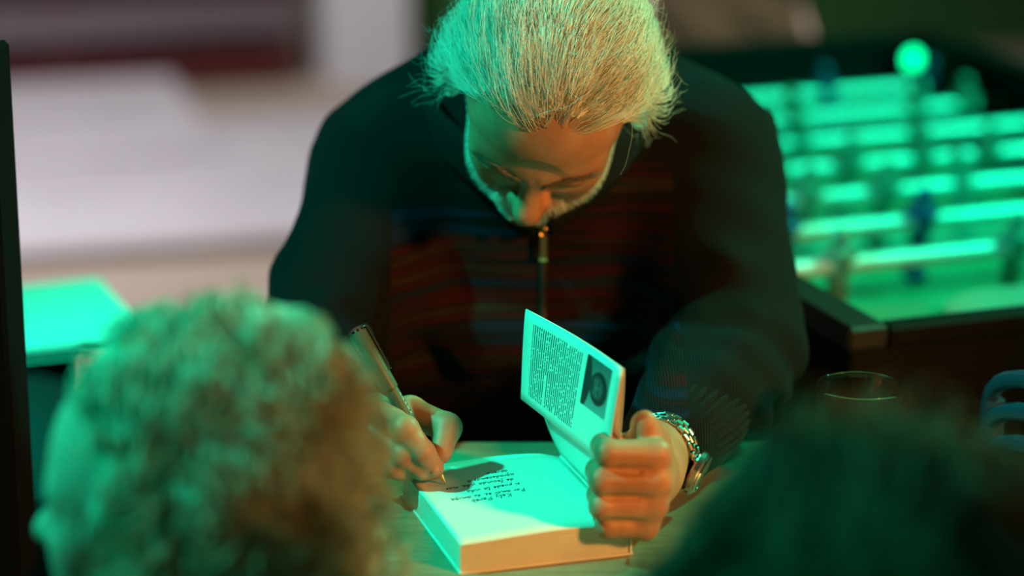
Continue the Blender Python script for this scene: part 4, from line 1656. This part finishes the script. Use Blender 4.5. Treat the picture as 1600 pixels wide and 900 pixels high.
f.append(tuple(range(n))[::-1])
f.append(tuple((len(prof) - 1) * n + k for k in range(n)))
mesh_np('glass_body', v, f, M_glass, gl, True)
em = MB()
for pts in (((0, 0.030), (0, 0.046)), ((0, 0.046), (0.10, 0.038), (0.20, 0.046)), ((0.20, 0.046), (0.20, 0.030)), ((0.30, 0.030), (0.38, 0.046), (0.46, 0.030)), ((0.33, 0.036), (0.43, 0.036))):
    em.tube([(0.03555 * math.cos(-2.75 + a), 0.03555 * math.sin(-2.75 + a), z) for a, z in pts], 0.0007, 5)
em.build('etched_mark', mat('frosted_etching', (0.35, 0.40, 0.37), 0.8), gl)['kind'] = 'stuff'

# ------------------------------------------------------------------ football table behind on the right
ft = thing('football_table', 'table football game with polished rods and small players, lit green behind the man', 'game table', (0.324, 2.29, 0), math.radians(20))
FW_, FLn = 0.86, 1.40
ZR = 0.76
MB().box((0, 0, 0.42), (FW_, 0.03, 0.80), bev=0.003).build('end_panel', M_cab, ft, False)
MB().box((0, FLn - 0.03, 0.42), (FW_, FLn, 0.80), bev=0.003).build('end_panel', M_cab, ft, False)
MB().box((0, 0.03, 0.42), (0.03, FLn - 0.03, 0.80), bev=0.003).build('side_panel', M_cab, ft, False)
MB().box((FW_ - 0.03, 0.03, 0.42), (FW_, FLn - 0.03, 0.80), bev=0.003).build('side_panel', M_cab, ft, False)
M_rail = mat('dark_grey_rail', (0.014, 0.016, 0.014), 0.55)
MB().box((-0.005, -0.005, 0.80), (0.038, FLn + 0.005, 0.825), bev=0.004).build('side_rail', M_rail, ft, False)
MB().box((FW_ - 0.038, -0.005, 0.80), (FW_ + 0.005, FLn + 0.005, 0.825), bev=0.004).build('side_rail', M_cab, ft, False)
MB().box((0.038, -0.005, 0.80), (FW_ - 0.038, 0.022, 0.822), bev=0.004).build('end_rail', M_cab, ft, False)
MB().box((0.038, FLn - 0.035, 0.80), (FW_ - 0.038, FLn + 0.005, 0.825), bev=0.004).build('end_rail', M_cab, ft, False)
MB().box((0.03, 0.03, 0.655), (FW_ - 0.03, FLn - 0.03, 0.675)).build('playfield', M_field, ft, False)
# printed lines, goal mouth and apron at the near end
pl_ = MB()
pl_.box((0.03, 0.755, 0.6752), (FW_ - 0.03, 0.763, 0.6758))
pl_.box((0.22, 0.30, 0.6752), (0.228, 0.42, 0.6758)).box((0.532, 0.30, 0.6752), (0.54, 0.42, 0.6758)).box((0.22, 0.412, 0.6752), (0.54, 0.42, 0.6758))
pl_.build('pitch_lines', M_plate, ft, False)
MB().box((0.03, 0.03, 0.675), (FW_ - 0.03, 0.30, 0.745), bev=0.006).build('end_apron', mat('glossy_green_apron', (0.16, 0.36, 0.22), 0.22), ft, False)
for x in (0.045, FW_ - 0.045):
    for y in (0.06, FLn - 0.06):
        MB().box((x - 0.04, y - 0.04, 0), (x + 0.04, y + 0.04, 0.42), bev=0.006).build('leg', M_cab, ft, False)
PLX = {0: [0.199, 0.427], 1: [0.385, 0.20], 2: [0.304, 0.412, 0.521], 3: [0.33, 0.436, 0.545, 0.643], 4: [0.437, 0.615], 5: [0.498, 0.695, 0.775], 6: [0.623, 0.80]}


def player_mesh(m):
    mb = MB()
    mb.ball((0, 0, 0.034), (0.0105, 0.0115, 0.013), 10, 7)                # head
    mb.lathe([(0.006, 0.022), (0.0155, 0.018), (0.0165, 0.004), (0.013, -0.016), (0.0125, -0.022)], 12)
    mb.ball((-0.017, 0, 0.008), (0.006, 0.007, 0.014), 8, 6).ball((0.017, 0, 0.008), (0.006, 0.007, 0.014), 8, 6)
    mb.box((-0.0105, -0.0075, -0.066), (0.0105, 0.0075, -0.020), bev=0.002)
    mb.box((-0.012, -0.014, -0.078), (0.012, 0.014, -0.062), bev=0.003)
    o = mb.build('player', m)
    me = o.data
    bpy.data.objects.remove(o)
    return me


PA, PB = player_mesh(M_playerA), player_mesh(M_playerB)
gf = random.Random(5)
for i in range(7):
    y = 0.41 + 0.145 * i
    rd = MB()
    rd.tube([(-0.012, y, ZR), (FW_ + 0.09, y, ZR)], 0.0100, 16)
    rod = rd.build('rod', M_rod, ft)
    hx, sg = FW_ + 0.09, 1
    MB().tube([(hx - sg * 0.01, y, ZR), (hx, y, ZR), (hx + sg * 0.04, y, ZR), (hx + sg * 0.11, y, ZR)], [0.012, 0.015, 0.014, 0.0165], 14).build('handle', M_rubber, rod)
    for s in (0.052, FW_ - 0.052):
        MB().tube([(s - 0.013, y, ZR), (s + 0.013, y, ZR)], 0.0145, 14).build('bumper', M_rubber, rod)
    for x in PLX[i]:
        p = bpy.data.objects.new('player', PB if i in (6, 1) else PA)
        COL.objects.link(p)
        p.parent = rod
        p.location = (x, y, ZR)
        p.rotation_euler = (math.radians(gf.uniform(-18, 18)), 0, 0)
tag(MB().lathe([(0.0, 0.0), (0.09, 0.0), (0.105, 0.006), (0.108, 0.012), (0.100, 0.012), (0.088, 0.006), (0.0, 0.005)], 40, c=(0.570, 2.560, 0.7455)).build('round_tray', mat('beige_tray', (0.40, 0.26, 0.18), 0.7)),
    'round beige tray lying on the near end of the football table', 'tray')
lg = thing('green_glint', 'small round reflected green highlight, made as a glowing disc, on the far inner wall of the football table', 'glint', (0, 0, 0))  # rim and glowing disc made up for a green reflection on the end wall
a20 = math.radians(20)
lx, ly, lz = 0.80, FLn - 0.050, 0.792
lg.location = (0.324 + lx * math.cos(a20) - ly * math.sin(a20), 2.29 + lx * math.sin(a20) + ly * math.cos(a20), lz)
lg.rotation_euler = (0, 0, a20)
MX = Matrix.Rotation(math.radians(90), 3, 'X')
MB().lathe([(0.020, -0.004), (0.020, 0.010), (0.015, 0.013)], 24, M=MX).build('glint_rim', M_cab, lg)
MB().lathe([(0.015, 0.0135), (0.010, 0.017), (0.001, 0.018)], 24, M=MX).build('lens', mat('glowing_green_glint', (0.1, 0.9, 0.5), 0.3, emit=((0.0, 1.0, 0.34), 3.5)), lg)  # emission stands for the reflected highlight, no real light source

# ------------------------------------------------------------------ left edge: post, pedestal, white book, round bag
tag(MB().box((-0.62, 2.06, 0.0), (-0.4335, 2.14, 1.13), bev=0.004).build('black_post', M_black, None, False), 'matt black upright post at the left edge of the picture', 'post')
a22 = math.radians(22)
NRp = (-0.400, 2.668)
pd = thing('black_pedestal', 'narrow black pedestal under the white covered book on the left', 'pedestal', (NRp[0], NRp[1], 0), a22)
MB().box((-0.42, 0.035, 0.02), (-0.075, 0.235, 0.672), bev=0.003).build('pedestal_body', M_black, pd, False)
MB().box((-0.425, 0.030, 0.672), (-0.070, 0.240, 0.684), bev=0.003).build('pedestal_top', M_black, pd, False)
MB().box((-0.40, 0.05, 0.0), (-0.095, 0.22, 0.02)).build('plinth', M_black, pd, False)
wbk = thing('white_book', 'large thin white covered book lying on the black pedestal, corner jutting out', 'book', (NRp[0], NRp[1], 0.6845), a22)
MB().box((-0.26, 0.0, 0.0), (0, 0.262, 0.0018), bev=0.0006).box((-0.26, 0.0, 0.0122), (0, 0.262, 0.014), bev=0.0006).box((-0.2615, 0.0, 0.0), (-0.26, 0.262, 0.014)).build('book_cover', M_card, wbk, False)
MB().box((-0.259, 0.003, 0.0018), (-0.003, 0.259, 0.0122)).build('page_block', mat('reddish_page_edges', (0.62, 0.30, 0.20), 0.8), wbk, False)
bag = thing('round_bag', 'round black bag with a ribbed rim hanging by its strap on the pedestal front', 'bag', (-0.522, 2.525, 0.618))
axis = Vector((0.10, -0.62, 0.78)).normalized()
BM = axis.to_track_quat('Z', 'Y').to_matrix()
MB().lathe([(0.001, 0.022), (0.050, 0.024), (0.078, 0.018), (0.082, 0.012)], 40, M=BM).build('bag_lid', M_blackgloss, bag)
v, f = [], []
n, m = 160, 9
for j in range(m):
    t = j / (m - 1)
    for k in range(n):
        q = 2 * math.pi * k / n
        pu = 0.0065 * abs(math.sin(q * 10)) * math.sin(math.pi * t)
        r = 0.080 + 0.010 * math.sin(math.pi * t) + pu
        v.append(BM @ Vector((r * math.cos(q), r * math.sin(q), 0.014 - 0.050 * t)))
for j in range(m - 1):
    for k in range(n):
        k2 = (k + 1) % n
        f.append((j * n + k, j * n + k2, (j + 1) * n + k2, (j + 1) * n + k))
mesh_np('ribbed_rim', [tuple(p) for p in v], f, M_blackgloss, bag)
MB().tube([BM @ Vector((0.086 * math.cos(q), 0.086 * math.sin(q), 0.013)) for q in np.linspace(0, 2 * math.pi, 48)], 0.0025, 6, False).build('piping', M_blackgloss, bag)
MB().lathe([(0.001, -0.04), (0.082, -0.036)], 40, M=BM).build('bag_back', M_blackgloss, bag)
MB().tube([(-0.05, 0.05, 0.02), (-0.055, 0.075, 0.05), (-0.057, 0.082, 0.062)], 0.006, 6).build('strap', M_blackgloss, bag)

# ------------------------------------------------------------------ chair at the right edge, heap of clothes far behind
chr_ = thing('metal_chair', 'bluish metal chair with a curved tube back at the right edge of the picture', 'chair', (0.61, 1.96, 0))
M_blue = mat('blue_painted_metal', (0.03, 0.06, 0.11), 0.4, 0.3)
for s, nm in ((0.0, 'back_rail'), (0.030, 'back_rail'), (0.060, 'back_rail')):
    MB().tube([(-0.13 + 0.05 * math.cos(q) * (q > 1.57) , 0.18 * math.cos(q) * -1 , 0.80 - s + 0.055 * math.sin(q)) for q in np.linspace(0.05, 3.1, 18)], 0.008, 10).build(nm, M_blue, chr_)
MB().box((-0.19, -0.20, 0.44), (0.20, 0.20, 0.465), bev=0.008).build('seat', M_blue, chr_, False)
for x, y, zt in ((-0.13, -0.178, 0.803), (-0.178, 0.178, 0.803), (0.17, -0.17, 0.44), (0.17, 0.17, 0.44)):
    MB().tube([(x, y, 0), (x, y, zt)], 0.011, 8).build('leg', M_blue, chr_)
bn = thing('low_bench', 'low dark wooden bench far behind the football table', 'bench', (0.42, 4.75, 0), math.radians(15))
MB().box((-0.5, -0.17, 0.40), (0.6, 0.17, 0.44), bev=0.004).build('seat', M_door, bn, False)
for x in (-0.45, 0.52):
    MB().box((x, -0.15, 0), (x + 0.04, 0.15, 0.40)).build('leg', M_door, bn, False)
hp = Sdf((0.10, 4.5, 0.43), (0.66, 5.0, 1.05), 0.012)
hp.ell((0.30, 4.75, 0.60), (0.13, 0.11, 0.16)).ell((0.47, 4.76, 0.62), (0.10, 0.10, 0.18), 0.03).ell((0.36, 4.70, 0.78), (0.07, 0.07, 0.09), 0.04).ell((0.50, 4.72, 0.78), (0.06, 0.06, 0.08), 0.04)
hp.wrinkle(lambda X, Y, Z: 0.008 * np.sin(40 * X + 20 * Z) * np.sin(35 * Z + 18 * Y))
hp.d = np.maximum(hp.d, (0.443 - hp.ax[2])[None, None, :])
tag(mesh_np('coat_heap', *hp.mesh(), mat('pink_beige_cloth', (0.72, 0.52, 0.44), 0.9)), 'crumpled pinkish beige coat heaped on the far bench', 'coat')
